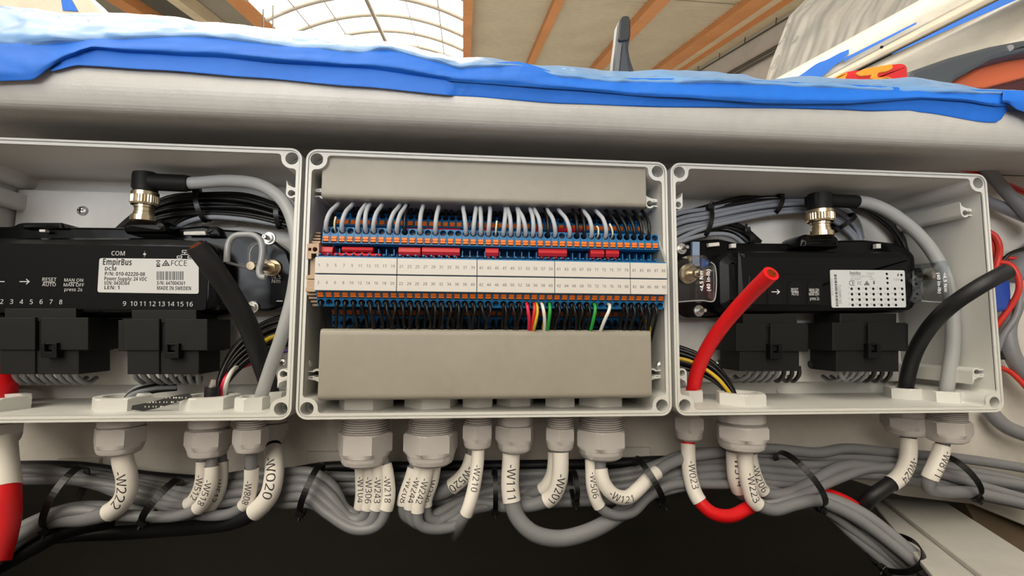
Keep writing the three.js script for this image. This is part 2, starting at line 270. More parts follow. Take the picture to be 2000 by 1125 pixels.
// sheet through rows of photograph-frame polylines, each at its own depth
const lerpRow = (pts, x) => { if (pts.length === 2) return pts[0][1] + (pts[1][1] - pts[0][1]) * (x - pts[0][0]) / (pts[1][0] - pts[0][0]); if (x <= pts[0][0]) return pts[0][1]; for (let i = 1; i < pts.length; i++) if (x <= pts[i][0]) { const t = (x - pts[i - 1][0]) / (pts[i][0] - pts[i - 1][0]), s = t * t * (3 - 2 * t) * 0.5 + t * 0.5; return pts[i - 1][1] + (pts[i][1] - pts[i - 1][1]) * s; } return pts[pts.length - 1][1]; };
function sheet(rows, x0, x1, nx, nr, wob = () => 0, thick = 0.0004) {
  const G = [], R = rows.length - 1, NR = nr * R;
  for (let i = 0; i <= nx; i++) {
    const px = x0 + (x1 - x0) * i / nx;
    const c = new THREE.CatmullRomCurve3(rows.map((r) => { const z = typeof r.z === 'function' ? r.z(px) : r.z; return at(px, lerpRow(r.pts, px), z); }), false, 'centripetal');
    G.push(Array.from({ length: NR + 1 }, (_, j) => { const p = c.getPoint(j / NR); p.z += wob(p.x, p.y, j / NR); return p; }));
  }
  const pos = [], idx = [], w = NR + 1, off = (nx + 1) * w;
  for (const back of [0, 1]) for (const col of G) for (const p of col) pos.push(p.x, p.y, p.z - back * thick);
  const q = (a, b, c, d) => idx.push(a, b, c, b, d, c);
  for (let i = 0; i < nx; i++) for (let j = 0; j < NR; j++) { const a = i * w + j; q(a, a + w, a + 1, a + w + 1); q(off + a + 1, off + a + w + 1, off + a, off + a + w); }
  for (let i = 0; i < nx; i++) { const a = i * w, b = a + NR; q(a, off + a, a + w, off + a + w); q(b, b + w, off + b, off + b + w); }
  for (let j = 0; j < NR; j++) { const a = j, b = nx * w + j; q(a, a + 1, off + a, off + a + 1); q(b, off + b, b + 1, off + b + 1); }
  let g = new THREE.BufferGeometry(); g.setAttribute('position', new THREE.Float32BufferAttribute(pos, 3)); g.setIndex(idx); g.computeVertexNormals();
  const nrm = g.attributes.normal; g = uvm(g); return g;
}
const nz = (x, y, f, s) => noise.noise(x * f, y * f, s);
const rowTape = [[-420, 76], [-60, 85], [60, 83], [200, 76], [400, 70], [600, 94], [700, 102], [750, 94], [850, 117], [900, 131], [960, 128], [1010, 126], [1100, 150], [1200, 158], [1400, 160], [1600, 168], [1800, 178], [1960, 182], [2060, 186], [2400, 200]];
const rowFilm = [[-420, -6], [-60, 8], [0, 12], [60, 18], [120, 25], [250, 25], [330, 30], [400, 42], [600, 62], [700, 70], [780, 85], [850, 104], [900, 114], [950, 112], [1010, 123], [1060, 130], [1130, 131], [1180, 138], [1230, 141], [1300, 135], [1380, 140], [1450, 145], [1500, 155], [1560, 150], [1700, 155], [1780, 150], [1850, 160], [1920, 176], [2060, 180], [2400, 194]];
const shift = (r, d) => r.map(([x, y]) => [x, y + (typeof d === 'function' ? d(x) : d)]);
const midRow = (a, b, t) => { const o = []; for (let x = -420; x <= 2400; x += 20) o.push([x, lerpRow(a, x) * (1 - t) + lerpRow(b, x) * t]); return o; };
{ // plastic film over the ledge top
  const g = sheet([{ pts: shift(rowTape, 6), z: 0.0345 }, { pts: midRow(rowTape, rowFilm, 0.12), z: 0.036 }, { pts: midRow(rowTape, rowFilm, 0.5), z: 0.03 }, { pts: rowFilm, z: 0.008 }, { pts: shift(rowFilm, 30), z: -0.06 }, { pts: shift(rowFilm, 60), z: -0.25 }], -420, 2400, 340, 7, (x, y, t) => (t > 0.04 ? 1 : 0) * (0.0022 * nz(x, y * 2.5, 28, 1) + 0.0012 * nz(x, y * 2, 90, 4)));
  tag(obj('plastic_film', g, M.film), 'crumpled pale blue protective film lying along the top of the white ledge', 'film');
}
const rowFold = [[-420, 146], [-60, 158], [60, 155], [120, 118], [180, 95], [250, 103], [400, 112], [560, 125], [700, 133], [900, 160], [1100, 175], [1300, 190], [1500, 202], [1650, 203], [1800, 193], [1880, 198], [1950, 208], [1968, 206], [2060, 204], [2400, 232]];
const rowTapeLow = [[-60, 158], [60, 156], [100, 138], [150, 126], [300, 135], [500, 150], [700, 168], [900, 186], [1100, 201], [1300, 208], [1500, 210], [1640, 213], [1700, 216], [1780, 214], [1800, 218], [1930, 238], [1950, 238], [1968, 214], [2060, 204]];
{
  const g = sheet([{ pts: shift(rowTape, -6), z: 0.0338 }, { pts: midRow(rowTape, rowFold, 0.35), z: 0.0365 }, { pts: midRow(rowTape, rowFold, 0.75), z: 0.0385 }, { pts: rowFold, z: (x) => x > 880 || x < 120 ? 0.0372 : 0.0352 }], -420, 2400, 260, 6, (x, y, t) => t < 0.1 ? 0 : 0.0016 * nz(x, y * 3, 16, 7) + 0.0006 * nz(x, y * 3, 60, 2));
  tag(obj('masking_tape', g, M.tape), 'long upper strip of blue masking tape along the lip of the white ledge', 'tape');
  const h = sheet([{ pts: midRow(rowTape, rowFold, 0.7), z: 0.0338 }, { pts: shift(rowFold, -3), z: (x) => x > 880 ? 0.0362 : 0.0352 }, { pts: midRow(rowFold, rowTapeLow, 0.5), z: (x) => x > 880 ? 0.0345 : 0.0352 }, { pts: shift(rowTapeLow, 1), z: (x) => x > 880 ? 0.0333 : 0.0355 }], 100, 1966, 180, 5, (x, y, t) => 0.0008 * nz(x, y * 2, 20, 3));
  tag(obj('masking_tape', h, M.tape), 'lower strip of blue masking tape with a loose torn end at right', 'tape');
  const e = sheet([{ pts: [[1960, 178], [2060, 182]], z: 0.036 }, { pts: [[1960, 195], [2060, 200]], z: 0.041 }, { pts: [[1966, 200], [1990, 215], [2060, 250]], z: 0.04 }], 1958, 2060, 20, 6, (x, y) => 0.0015 * nz(x, y, 40, 5));
  tag(obj('masking_tape', e, M.tape), 'short crumpled end of blue masking tape at the far right of the ledge', 'tape');
}
// ---------- things on and beyond the ledge ----------
{ // white boat side at upper right
  const zl = (k) => (x) => -1.15 + (x - 1420) / 630 * 0.62 + k;
  const a = [[1420, 206], [2050, -139]], b = [[1420, 254], [2050, -80]], c = [[1420, 262], [2050, -53]], c2 = shift(c, 5);
  const e = [[1420, 300], [1780, 220], [2050, 90]], f = [[1420, 340], [2050, 340]];
  const g = thing('boat_coaming', 'white boat side with cream gunwale and rub rail at upper right', 'boat', at(1800, 100, -0.8));
  const cl = (r) => r;
  obj('deck_band', sheet([{ pts: shift(a, 0), z: zl(0) }, { pts: midRow(a, b, 0.5), z: zl(0.012) }, { pts: b, z: zl(0.01) }], 1420, 2050, 40, 6, () => 0, 0.01), mat(0xddd7cb, 0.25, { map: MOTTLE, bumpMap: WAVE, bumpScale: 0.0005 }), g);
  obj('gunwale', sheet([{ pts: shift(b, 0), z: zl(0.022) }, { pts: midRow(b, c, 0.5), z: zl(0.028) }, { pts: c, z: zl(0.026) }], 1420, 2050, 40, 5, () => 0, 0.02), mat(0xc9bfae, 0.4, { map: MOTTLE, bumpMap: WAVE, bumpScale: 0.0005 }), g);
  obj('seam', sheet([{ pts: shift(c, -2), z: zl(0.004) }, { pts: shift(c, 10), z: zl(0.004) }], 1420, 2050, 40, 2, () => 0, 0.01), mat(0x2b2b2d, 0.6, { bumpMap: GRAIN, bumpScale: 0.0001 }), g);
  obj('hull_side', sheet([{ pts: shift(c, 6), z: zl(0.012) }, { pts: midRow(c, e, 0.2), z: zl(0.022) }, { pts: midRow(c, e, 0.5), z: zl(0.008) }, { pts: e, z: zl(0.01) }, { pts: f, z: zl(0.06) }], 1420, 2050, 40, 5, () => 0, 0.01), mat(0xc2bdb3, 0.2, { map: MOTTLE, bumpMap: WAVE, bumpScale: 0.0005 }), g);
  obj('drain_hole', sweep([at(1722, 92, -0.817), at(1722, 92, -0.81)], 0.004, { sides: 12 }), M.blackMatte, g);
  const t1 = [[1552, 152], [1605, 120], [1652, 99], [1658, 96]], t2 = [[1552, 153], [1600, 152], [1640, 122], [1658, 104]];
  tag(obj('masking_tape', sheet([{ pts: t1, z: zl(0.017) }, { pts: t2, z: zl(0.019) }], 1545, 1658, 14, 3), M.tape), 'wide blue masking tape patch on the white boat side beyond the ledge', 'tape');
  tag(obj('masking_tape', sheet([{ pts: [[1648, 114], [1790, 43]], z: zl(0.021) }, { pts: [[1648, 121], [1790, 47]], z: zl(0.0225) }], 1648, 1790, 12, 3), M.tape), 'narrow blue masking tape line above the cream gunwale of the boat', 'tape');
  tag(obj('masking_tape', sheet([{ pts: [[1740, 106], [2050, -49]], z: zl(0.033) }, { pts: [[1740, 107], [2050, -28]], z: zl(0.034) }], 1742, 2050, 20, 3), M.tape), 'blue masking tape stripe under the gunwale of the white boat', 'tape');
}
{ // hanging plastic sheet
  const pl = [[1440, 240], [1500, 150], [1545, 32], [1580, -60]];
  const pos = [], NU = 90, NV = 40, G = [];
  for (let i = 0; i <= NU; i++) for (let j = 0; j <= NV; j++) {
    const u = i / NU, v = j / NV, y = -50 + v * 300, xl = y < 33 ? 1572 - Math.max(-20, y) * 0.97 : 1540 - (y - 33) * 0.36, xr = 1870 - v * 90, x = xl + (xr - xl) * u;
    const p = at(x, y, -1.3 + u * 0.15); p.z += 0.006 * Math.sin(u * 46 + 3 * nz(u, v, 3, 1)) * (0.3 + v) + 0.02 * nz(u * 3, v * 0.6, 4, 6) + 0.008 * nz(u * 9, v * 0.9, 4, 2); pos.push(p.x, p.y, p.z);
  }
  const idx = []; for (let i = 0; i < NU; i++) for (let j = 0; j < NV; j++) { const a = i * (NV + 1) + j, b = a + NV + 1; idx.push(a, a + 1, b, b, a + 1, b + 1); }
  let g = new THREE.BufferGeometry(); g.setAttribute('position', new THREE.Float32BufferAttribute(pos, 3)); g.setIndex(idx); g.computeVertexNormals();
  tag(obj('plastic_sheet', uvm(g), mat(0xc2beb6, 0.35, { transmission: 0.5, thickness: 0, bumpMap: CRUMPLE, bumpScale: 0.0012 })), 'translucent plastic dust sheet hanging in folds behind the white boat side', 'sheet');
}
tag(obj('boat_deck', [slab([[-400, -10], [-80, -30], [140, -40], [200, 26], [170, 440], [-400, 430]], -0.5, 0.08, 0.004)], mat(0xcfc3ae, 0.4, { map: MOTTLE })), 'beige boat deck edge behind the film at upper left', 'deck');
tag(obj('masking_tape', slab([[118, -10], [140, 0], [152, 22], [122, 20]], -0.4985, 0.001, 0.0002), M.tape), 'small blue tape corner on the beige deck at upper left', 'tape');
{ // pliers with red and orange handle lying on the ledge
  const g = thing('pliers', 'red and orange pliers handle lying on the ledge near the white boat', 'pliers', at(1700, 150, -0.03));
  const out = soften([[1610, 160], [1660, 134], [1700, 131], [1745, 121], [1765, 119], [1777, 126], [1782, 200], [1600, 200]], 12);
  obj('handle', slab(out, -0.03, 0.016, 0.005), grained(0xc62a2e, 0.4), g);
  obj('grip_inlay', slab(soften([[1672, 142], [1690, 133], [1742, 124], [1747, 132], [1735, 139], [1716, 142], [1714, 150], [1738, 149], [1744, 154], [1712, 158], [1700, 152], [1704, 146], [1680, 149]], 5), -0.0285, 0.004, 0.001), grained(0xef9430, 0.45), g);
  obj('grip_tip', slab(soften([[1612, 162], [1640, 145], [1658, 140], [1650, 160]], 5), -0.0287, 0.004, 0.001), grained(0xef9430, 0.45), g);
}
{
  const g = thing('cutter', 'large cutter with dark grey and orange handles at the right end of the ledge', 'cutter', at(1900, 140, -0.05));
  obj('handle', slab(soften([[1772, 152], [1780, 137], [1860, 109], [1937, 88], [2000, 76], [2090, 62], [2090, 88], [2000, 101], [1937, 117], [1866, 156], [1842, 214], [1775, 212]], 4), -0.045, 0.022, 0.004), grained(0x43474b, 0.5, 0.0001), g);
  obj('rivet', sweep([at(1972, 94, -0.046), at(1972, 94, -0.0442)], 0.0028, { sides: 20 }), M.steel, g);
  obj('handle', slab([[1850, 172], [1866, 156], [1937, 116], [2000, 90], [2090, 68], [2090, 140], [2000, 152], [1925, 172]], -0.062, 0.012, 0.003), grained(0xc8603a, 0.45), g);
  obj('jaw', slab([[1880, 214], [1925, 168], [2000, 148], [2090, 136], [2090, 216]], -0.066, 0.01, 0.002), grained(0x451d20, 0.5), g);
}
{ // upright dark handle
  const g = thing('tool_handle', 'dark grey upright tool handle standing on the ledge before the corrugated roof', 'handle', at(1215, 140, -0.02));
  obj('grip', slab(soften([[1198, 150], [1201, 110], [1205, 80], [1209, 40], [1216, 28], [1228, 28], [1234, 40], [1234, 70], [1230, 90], [1234, 115], [1243, 140], [1250, 200], [1194, 200]], 7, 5), -0.02, 0.016, 0.004), grained(0x3c4046, 0.4, 0.00008), g);
  obj('soft_pad', slab(soften([[1211, 36], [1217, 30], [1228, 30], [1232, 40], [1232, 68], [1228, 78], [1212, 80], [1208, 76]], 5), -0.0185, 0.004, 0.001), grained(0x24272b, 0.6, 0.0001), g);
}
// ---------- the three enclosures ----------
const BH = 0.0907, WALL = 0.0038, BOSS = 0.0069, DEPTH = 0.082;
function innerContour(x0, x1, y0, y1, rb = 0.0069, rf = 0.0025) { // wall inside, bulging round the four screw bosses
  const o = [];
  const corner = (cx, cy, sx, sy, hx, vy, order) => { // h: inner horizontal edge y, v: inner vertical edge x ; (cx, cy) boss centre ; (sx, sy) points to the middle of the box
    const P = [];
    const fy = hx + sy * rf, fx = cx + sx * Math.sqrt((rb + rf) ** 2 - (fy - cy) ** 2);
    const gx = vy + sx * rf, gy = cy + sy * Math.sqrt((rb + rf) ** 2 - (gx - cx) ** 2);
    const a0 = Math.atan2(-sy, 0), a1 = Math.atan2(cy - fy, cx - fx);
    const arc = (x, y, r, s, e, n) => { let d = e - s; while (d > Math.PI) d -= 2 * Math.PI; while (d < -Math.PI) d += 2 * Math.PI; for (let i = 0; i <= n; i++) P.push([x + r * Math.cos(s + d * i / n), y + r * Math.sin(s + d * i / n)]); };
    arc(fx, fy, rf, a0, a1, 5);
    arc(cx, cy, rb, Math.atan2(fy - cy, fx - cx), Math.atan2(gy - cy, gx - cx), 10);
    arc(gx, gy, rf, Math.atan2(cy - gy, cx - gx), Math.atan2(0, -sx), 5);
    o.push(...(order ? P : P.reverse()));
  };
  const L = x0 + WALL, R = x1 - WALL, B = y0 + WALL, T = y1 - WALL;
  corner(x1 - BOSS, y1 - BOSS, -1, -1, T, R, true); corner(x1 - BOSS, y0 + BOSS, -1, 1, B, R, false);
  corner(x0 + BOSS, y0 + BOSS, 1, 1, B, L, true); corner(x0 + BOSS, y1 - BOSS, 1, -1, T, L, false);
  return o.filter((p, i) => { const q = o[(i + 1) % o.length]; return Math.hypot(p[0] - q[0], p[1] - q[1]) > 1e-6; });
}
function enclosure(label, x0, x1) {
  const g = thing('enclosure', label, 'enclosure', V((x0 + x1) / 2, -BH, -DEPTH / 2));
  const y0 = -BH, y1 = BH, inner = innerContour(x0, x1, y0, y1), bosses = [[x0 + BOSS, y0 + BOSS], [x1 - BOSS, y0 + BOSS], [x0 + BOSS, y1 - BOSS], [x1 - BOSS, y1 - BOSS]];
  const holed = (s) => { s.holes.push(holeOf(inner)); for (const [x, y] of bosses) s.holes.push(holeOf(circ(x, y, 0.0043))); return s; };
  obj('wall', ext(holed(shapeOf(rrect(x0, y0, x1, y1, 0.0075))), -DEPTH, -0.001, 0), M.enclosure, g);
  const ro = shapeOf(rrect(x0, y0, x1, y1, 0.0075)); ro.holes.push(holeOf(rrect(x0 + 0.0014, y0 + 0.0014, x1 - 0.0014, y1 - 0.0014, 0.0061)));
  obj('outer_rim', ext(ro, -0.0015, 0.0006, 0.0003), M.enclosure, g);
  obj('inner_rim', ext(holed(shapeOf(rrect(x0 + 0.0019, y0 + 0.0019, x1 - 0.0019, y1 - 0.0019, 0.0054))), -0.0015, 0, 0), M.enclosure, g);
  obj('back', box(x0 + 0.001, x1 - 0.001, y0 + 0.001, y1 - 0.001, -DEPTH - 0.002, -DEPTH, 0.0005), M.enclosure, g);
  for (const [x, y] of bosses) obj('screw_insert', [lathe([[0.0043, -0.03], [0.0043, -0.0125], [0.0031, -0.0115], [0.0027, -0.013], [0.0031, -0.014], [0.0027, -0.0155], [0.0031, -0.0165], [0.0026, -0.018], [0.0026, -0.03], [0.0001, -0.03]]).rotateX(Math.PI / 2).translate(x, y, 0)].map(uvm), M.enclosure, g);
  for (const sx of [-1, 1]) for (const sy of [-1, 1]) { // open screw channels along the side walls
    const wx = sx > 0 ? x1 - WALL : x0 + WALL, cx = wx - sx * 0.0058, cy = sy * 0.0622, P = [], Q = [];
    for (let i = 0; i <= 18; i++) { const a = (35 + 290 * i / 18) * Math.PI / 180; P.push([cx + sx * 0.0035 * Math.cos(a), cy + sy * 0.0035 * Math.sin(a)]); Q.push([cx + sx * 0.0022 * Math.cos(a), cy + sy * 0.0022 * Math.sin(a)]); }
    const tail = [[wx, cy + sy * 0.0026], [wx, cy + sy * 0.0014]], tail2 = [[wx, cy - sy * 0.0014], [wx, cy - sy * 0.0024]];
    const web = [[cx - sx * 0.0035, cy], [cx - sx * 0.0035, cy + sy * 0.0092], [cx - sx * 0.0022, cy + sy * 0.0058], [cx + sx * 0.001, cy + sy * 0.0042], [wx, cy + sy * 0.0036], [wx, cy + sy * 0.0022], [cx, cy + sy * 0.003]];
    obj('screw_channel', [ext(shapeOf([...P, tail2[1], tail2[0], ...Q.reverse(), tail[1], tail[0]]), -DEPTH, -0.009, 0.0001), ext(shapeOf(web), -DEPTH, -0.0093, 0.0001)], M.enclosure, g);
  }
  return g;
}
const MX = [-0.127, 0.127], RX = [0.1297, 0.3835], LX = [-0.376, -0.1297];
enclosure('middle grey plastic enclosure filled with blue terminal blocks and two cable ducts', ...MX);
enclosure('right grey plastic enclosure holding a black control module and a red cable end', ...RX);
enclosure('left grey plastic enclosure running out of frame, with a black control module', ...LX);
const screwHead = (r) => lathe([[0.0001, r * 0.75], [r * 0.45, r * 0.68], [r * 0.8, r * 0.42], [r, 0], [r * 0.95, -r * 0.2], [r * 0.4, -r * 0.2], [r * 0.4, -r * 1.5]]);
function panScrew(px, py, z, r, label, name = 'screw') {
  const p = at(px, py, z), g = thing(name, label, 'screw', p);
  obj('head', uvm(toZ(screwHead(r)).translate(p.x, p.y, p.z)), M.steel, g);
  obj('slot', [box(p.x - r * 0.5, p.x + r * 0.5, p.y - r * 0.12, p.y + r * 0.12, p.z + r * 0.5, p.z + r * 0.78, 0.0001), box(p.x - r * 0.12, p.x + r * 0.12, p.y - r * 0.5, p.y + r * 0.5, p.z + r * 0.5, p.z + r * 0.78, 0.0001)], M.blackMatte, g);
  return g;
}
panScrew(613, 391, -0.02, 0.0038, 'pan head screw inside the middle enclosure at its upper left wall');
panScrew(1279, 409, -0.02, 0.0038, 'pan head screw inside the middle enclosure at its upper right wall');
panScrew(599, 709, -0.012, 0.0038, 'pan head screw inside the middle enclosure at its lower left wall');
panScrew(1290, 714, -0.012, 0.0038, 'pan head screw inside the middle enclosure at its lower right wall');
// mounting plates behind the modules
const plateY = [at(1500, 746, -0.0745).y, at(1500, 412, -0.0745).y];
tag(obj('mounting_plate', box(LX[0] + 0.006, LX[1] - 0.006, plateY[0], plateY[1], -0.077, -0.0745, 0.0004), M.plate), 'pale mounting plate behind the module in the left enclosure', 'plate');
tag(obj('mounting_plate', box(RX[0] + 0.006, at(1744, 430, -0.0745).x, plateY[0], plateY[1], -0.077, -0.0745, 0.0004), M.plate), 'pale mounting plate behind the module in the right enclosure', 'plate');
panScrew(162, 412, -0.0745, 0.0042, 'cross head screw in the mounting plate of the left enclosure');
panScrew(1404, 711, -0.0745, 0.0042, 'cross head screw in the mounting plate of the right enclosure beside the red cable');
panScrew(553, 708, -0.05, 0.003, 'small screw head inside the left enclosure at its right wall');
tag(obj('adhesive_pad', box(at(1330, 430, -0.0745).x, at(1400, 430, -0.0745).x, at(1350, 470, -0.0745).y, at(1350, 410, -0.0745).y, -0.0745, -0.071, 0.0015), M.plate), 'square adhesive tie mount on the plate at the left of the right enclosure', 'tie mount');
tag(obj('adhesive_pad', box(at(398, 430, -0.0745).x, at(466, 430, -0.0745).x, at(430, 443, -0.0745).y, at(430, 412, -0.0745).y, -0.0745, -0.0715, 0.0015), M.plate), 'square adhesive tie mount on the plate above the clear cover in the left enclosure', 'tie mount');
// ---------- wiring duct covers ----------
function duct(label, px, z, depth, rTop, rBot) {
  const [a, b, c, d] = px.map(([x, y]) => at(x, y, z)); // TL TR BR BL
  const x0 = (a.x + d.x) / 2, x1 = (b.x + c.x) / 2, y1 = (a.y + b.y) / 2, y0 = (c.y + d.y) / 2;
  const t = 0.002, g = thing('wiring_duct', label, 'duct', V((x0 + x1) / 2, y0, z - depth / 2));
  const out = [[z - depth, y0], [z - rBot, y0], [z, y0 + rBot], [z, y1 - rTop], [z - rTop, y1], [z - depth, y1]];
  obj('cover', extX([...soften([[z - depth, y0], [z, y0], [z, y1], [z - depth, y1]], Math.max(rTop, rBot), 5), ].map((p) => p), x0, x1, 0.0008), M.duct, g);
  return g;
}
duct('upper beige cable duct with plain cover across the middle enclosure', [[629, 303], [1263, 322], [1262, 404], [627, 386]], -0.003, 0.076, 0.002, 0.004);
duct('lower beige cable duct with plain cover below the terminal blocks', [[620, 644], [1274, 643], [1272, 775], [624, 787]], 0.004, 0.084, 0.004, 0.002);
// ---------- terminal blocks ----------
const SZ = 0.012, TX0 = at(615, 505, SZ).x, TX1 = at(1303, 511, SZ).x, PITCH = (TX1 - TX0) / 45, YP = (py, z) => at(957, py, z).y;
const TXc = (i) => TX0 + (i + 0.5) * PITCH;
const block = (() => {
  const y = YP(540, 0), w = PITCH * 0.965, g = new THREE.Group();
  const P = (z, py) => [z, YP(py, z) - y];
  // side profile of the housing, set back behind the entry faces
  const up0 = P(-0.0032, 450.5), up1 = P(-0.001, 481), lo0 = P(0.007, 572), lo1 = P(0.003, 601), ru0 = P(-0.036, 423), ru1 = P(-0.031, 446), rl0 = P(-0.03, 606), rl1 = P(-0.035, 640), k = 0.005;
  const prof = [[-0.076, ru0[1] + 0.001], [ru0[0] - k, ru0[1]], [ru1[0] - k, ru1[1]], [-0.034, ru1[1] - 0.002], [-0.034, up0[1] - 0.0005], [up0[0] - k, up0[1] - 0.0005], [up1[0] - k, up1[1]], P(-0.028, 483), P(-0.028, 504), P(0.009, 506), P(0.009, 571.5), [lo0[0] - k, lo0[1]], [lo1[0] - k, lo1[1]], [-0.034, lo1[1] + 0.0005], [-0.034, rl0[1]], [rl0[0] - k, rl0[1]], [rl1[0] - k, rl1[1]], [-0.076, rl1[1]]];
  const add = (name, geo, m) => { const o = new THREE.Mesh(M1(geo), m); o.name = name; o.castShadow = o.receiveShadow = true; g.add(o); return o; };
  add('housing', extX(prof, -w / 2, w / 2), M.blue);
  // tooth between jumper slots
  add('divider', [box(-w / 2, -w / 2 + 0.0007, P(0, 504)[1], P(-0.006, 491)[1], -0.012, -0.0055, 0.0001), box(-w / 2 - 0.0003, -w / 2 + 0.0011, P(0, 505)[1], P(0, 502)[1], -0.011, 0.004, 0.0002)], M.blue);
  const face = (a, b, holeFirst) => { // a: top edge, b: bottom edge as [z, y]
    const H = Math.hypot(a[0] - b[0], a[1] - b[1]), s = shapeOf([[-w / 2, 0], [w / 2, 0], [w / 2, H], [-w / 2, H]]);
    const hy = holeFirst ? H - 0.0027 : 0.0027, by = holeFirst ? 0.0031 : H - 0.0026;
    s.holes.push(holeOf(circ(0, hy, 0.00222, 20)), holeOf(rrect(-0.0021, by - 0.0026, 0.0021, by + 0.0019, 0.0004, 2)));
    const tilt = Math.atan2(a[0] - b[0], a[1] - b[1]);
    const place = (q) => q.rotateX(tilt).translate(0, b[1], b[0]);
    add('entry_face', place(ext(s, -k, 0, 0.0002, 8)), M.blue);
    const d = holeFirst ? 1 : -1;
    add('release_button', place(mergeGeometries([box(-0.0019, 0.0019, by - 0.0001, by + 0.0018, -0.004, 0.0004, 0.0003), box(-0.0019, 0.0019, by - 0.0017, by - 0.0004, -0.004, 0.0001, 0.0002), box(-0.0014, 0.0014, by - 0.0006, by, -0.004, -0.0003, 0.0001)])), M.orange);
    add('spring_clamp', place(sweep([V(0, hy, -0.0049), V(0, hy, -0.0042)], 0.0021, { sides: 12 })), M.clampSteel);
  };
  face(up0, up1, true); face(lo0, lo1, false); face(ru0, ru1, true); face(rl0, rl1, false);
  g.userData.y = y; return g;
})();
const ONES = 'first second third fourth fifth sixth seventh eighth ninth tenth eleventh twelfth thirteenth fourteenth fifteenth sixteenth seventeenth eighteenth nineteenth'.split(' ');
const nth = (n) => n < 20 ? ONES[n - 1] : n % 10 === 0 ? ['twentieth', 'thirtieth', 'fortieth'][n / 10 - 2] : ['twenty', 'thirty', 'forty'][Math.floor(n / 10) - 2] + '-' + ONES[n % 10 - 1];
for (let i = 0; i < 45; i++) {
  const b = i ? block.clone() : block; b.name = numbered('terminal_block'); b.position.set(TXc(i), block.userData.y, 0); b.userData = { y: block.userData.y };
  scene.add(b); tag(b, `${nth(i + 1)} blue terminal block from the left, its markers printed ${2 * i + 1} and ${2 * i + 2}`, 'terminal', 'row of blue terminal blocks');
}
for (let i = 0; i < 45; i++) delete scene.children.find((c) => c.name === (i ? 'terminal_block_' + String(i).padStart(3, '0') : 'terminal_block')).userData.y;
// marker strips with their numbers
function markerStrip(i0, n, upper) {
  const x0 = TX0 + i0 * PITCH + 0.0002, x1 = TX0 + (i0 + n) * PITCH - 0.0002, y1 = YP(upper ? 508 : 541, SZ), y0 = YP(upper ? 538.5 : 571, SZ), W = n * 90, H = 168;
  const [c, k] = CANVAS(W, H, '#d3cfc9'); k.fillStyle = '#1f2024'; k.font = '44px sans-serif'; k.textAlign = 'center'; k.textBaseline = 'middle';
  for (let i = 0; i < n; i++) k.fillText(String(2 * (i0 + i) + (upper ? 1 : 2)), (i + 0.5) * 90, H * 0.5);
  const m = mat(0xffffff, 0.5, { map: canvasTex(c), bumpMap: GRAIN, bumpScale: 0.00001 });
  const first = 2 * i0 + (upper ? 1 : 2), last = first + 2 * (n - 1);
  tag(obj('marker_strip', unitUV(box(x0, x1, y0, y1, 0.0095, SZ, 0.0003)), m), `${nth(i0 / 10 + 1)} white marker strip from the left in the ${upper ? 'upper' : 'lower'} row, printed ${first} to ${last}`, 'label', 'marker strips on the terminal blocks');
}
for (const up of [true, false]) for (const [i, n] of [[0, 10], [10, 10], [20, 10], [30, 10], [40, 5]]) markerStrip(i, n, up);
// red jumpers
function jumper(px0, px1, pyTop, pyBot, z, label) {
  const a = at(px0, pyTop, z), b = at(px1, pyBot, z), h = a.y - b.y;
  const g = thing('jumper', label, 'jumper', V((a.x + b.x) / 2, b.y, z), 'red jumpers on the terminal blocks');
  obj('body', extX(soften([[z - 0.008, b.y], [z - 0.0015, b.y], [z, b.y + h * 0.42], [z - 0.0015, a.y], [z - 0.008, a.y]], 0.0003, 2), a.x, b.x, 0.0003), M.red, g);
  const n = Math.round((b.x - a.x) / PITCH); for (let i = 0; i < n; i++) { const x = a.x + (i + 0.5) * (b.x - a.x) / n; obj('foot', box(x - 0.001, x + 0.001, b.y - 0.0012, b.y + 0.0005, z - 0.007, z - 0.003, 0.0002), M.red, g); }
}
for (const [a, b, t, u, w] of [[619, 649, 480.5, 499, 'short red jumper at the left end of the upper row'], [667, 728, 481, 492, 'red jumper over the fourth to eighth terminals, upper of two'], [651, 743, 493, 503, 'long slim red jumper close above the first marker strip, lower of two'], [778, 821, 482, 499, 'red jumper above the left end of the second marker strip'], [824, 898, 482, 499, 'longest red jumper, above the middle of the second marker strip'], [948, 974, 483.5, 500, 'lone short red jumper above the third marker strip'], [1052, 1108, 484, 501, 'red jumper spanning the joint of the third and fourth marker strips'], [1154, 1181, 485.5, 502, 'left of the two short red jumpers above the fourth marker strip'], [1184, 1210, 485.5, 502, 'right of the two short red jumpers above the fourth marker strip']]) jumper(a, b, t, u, -0.0015, w);
for (const [a, b, w] of [[642, 664, 'first'], [677, 748, 'second'], [790, 828, 'third'], [832, 899, 'fourth'], [940, 962, 'fifth'], [1040, 1060, 'sixth'], [1090, 1135, 'seventh']]) jumper(a, b, 444, 454, -0.027, `${w} dark red jumper from the left, behind the upper row of entry holes`);
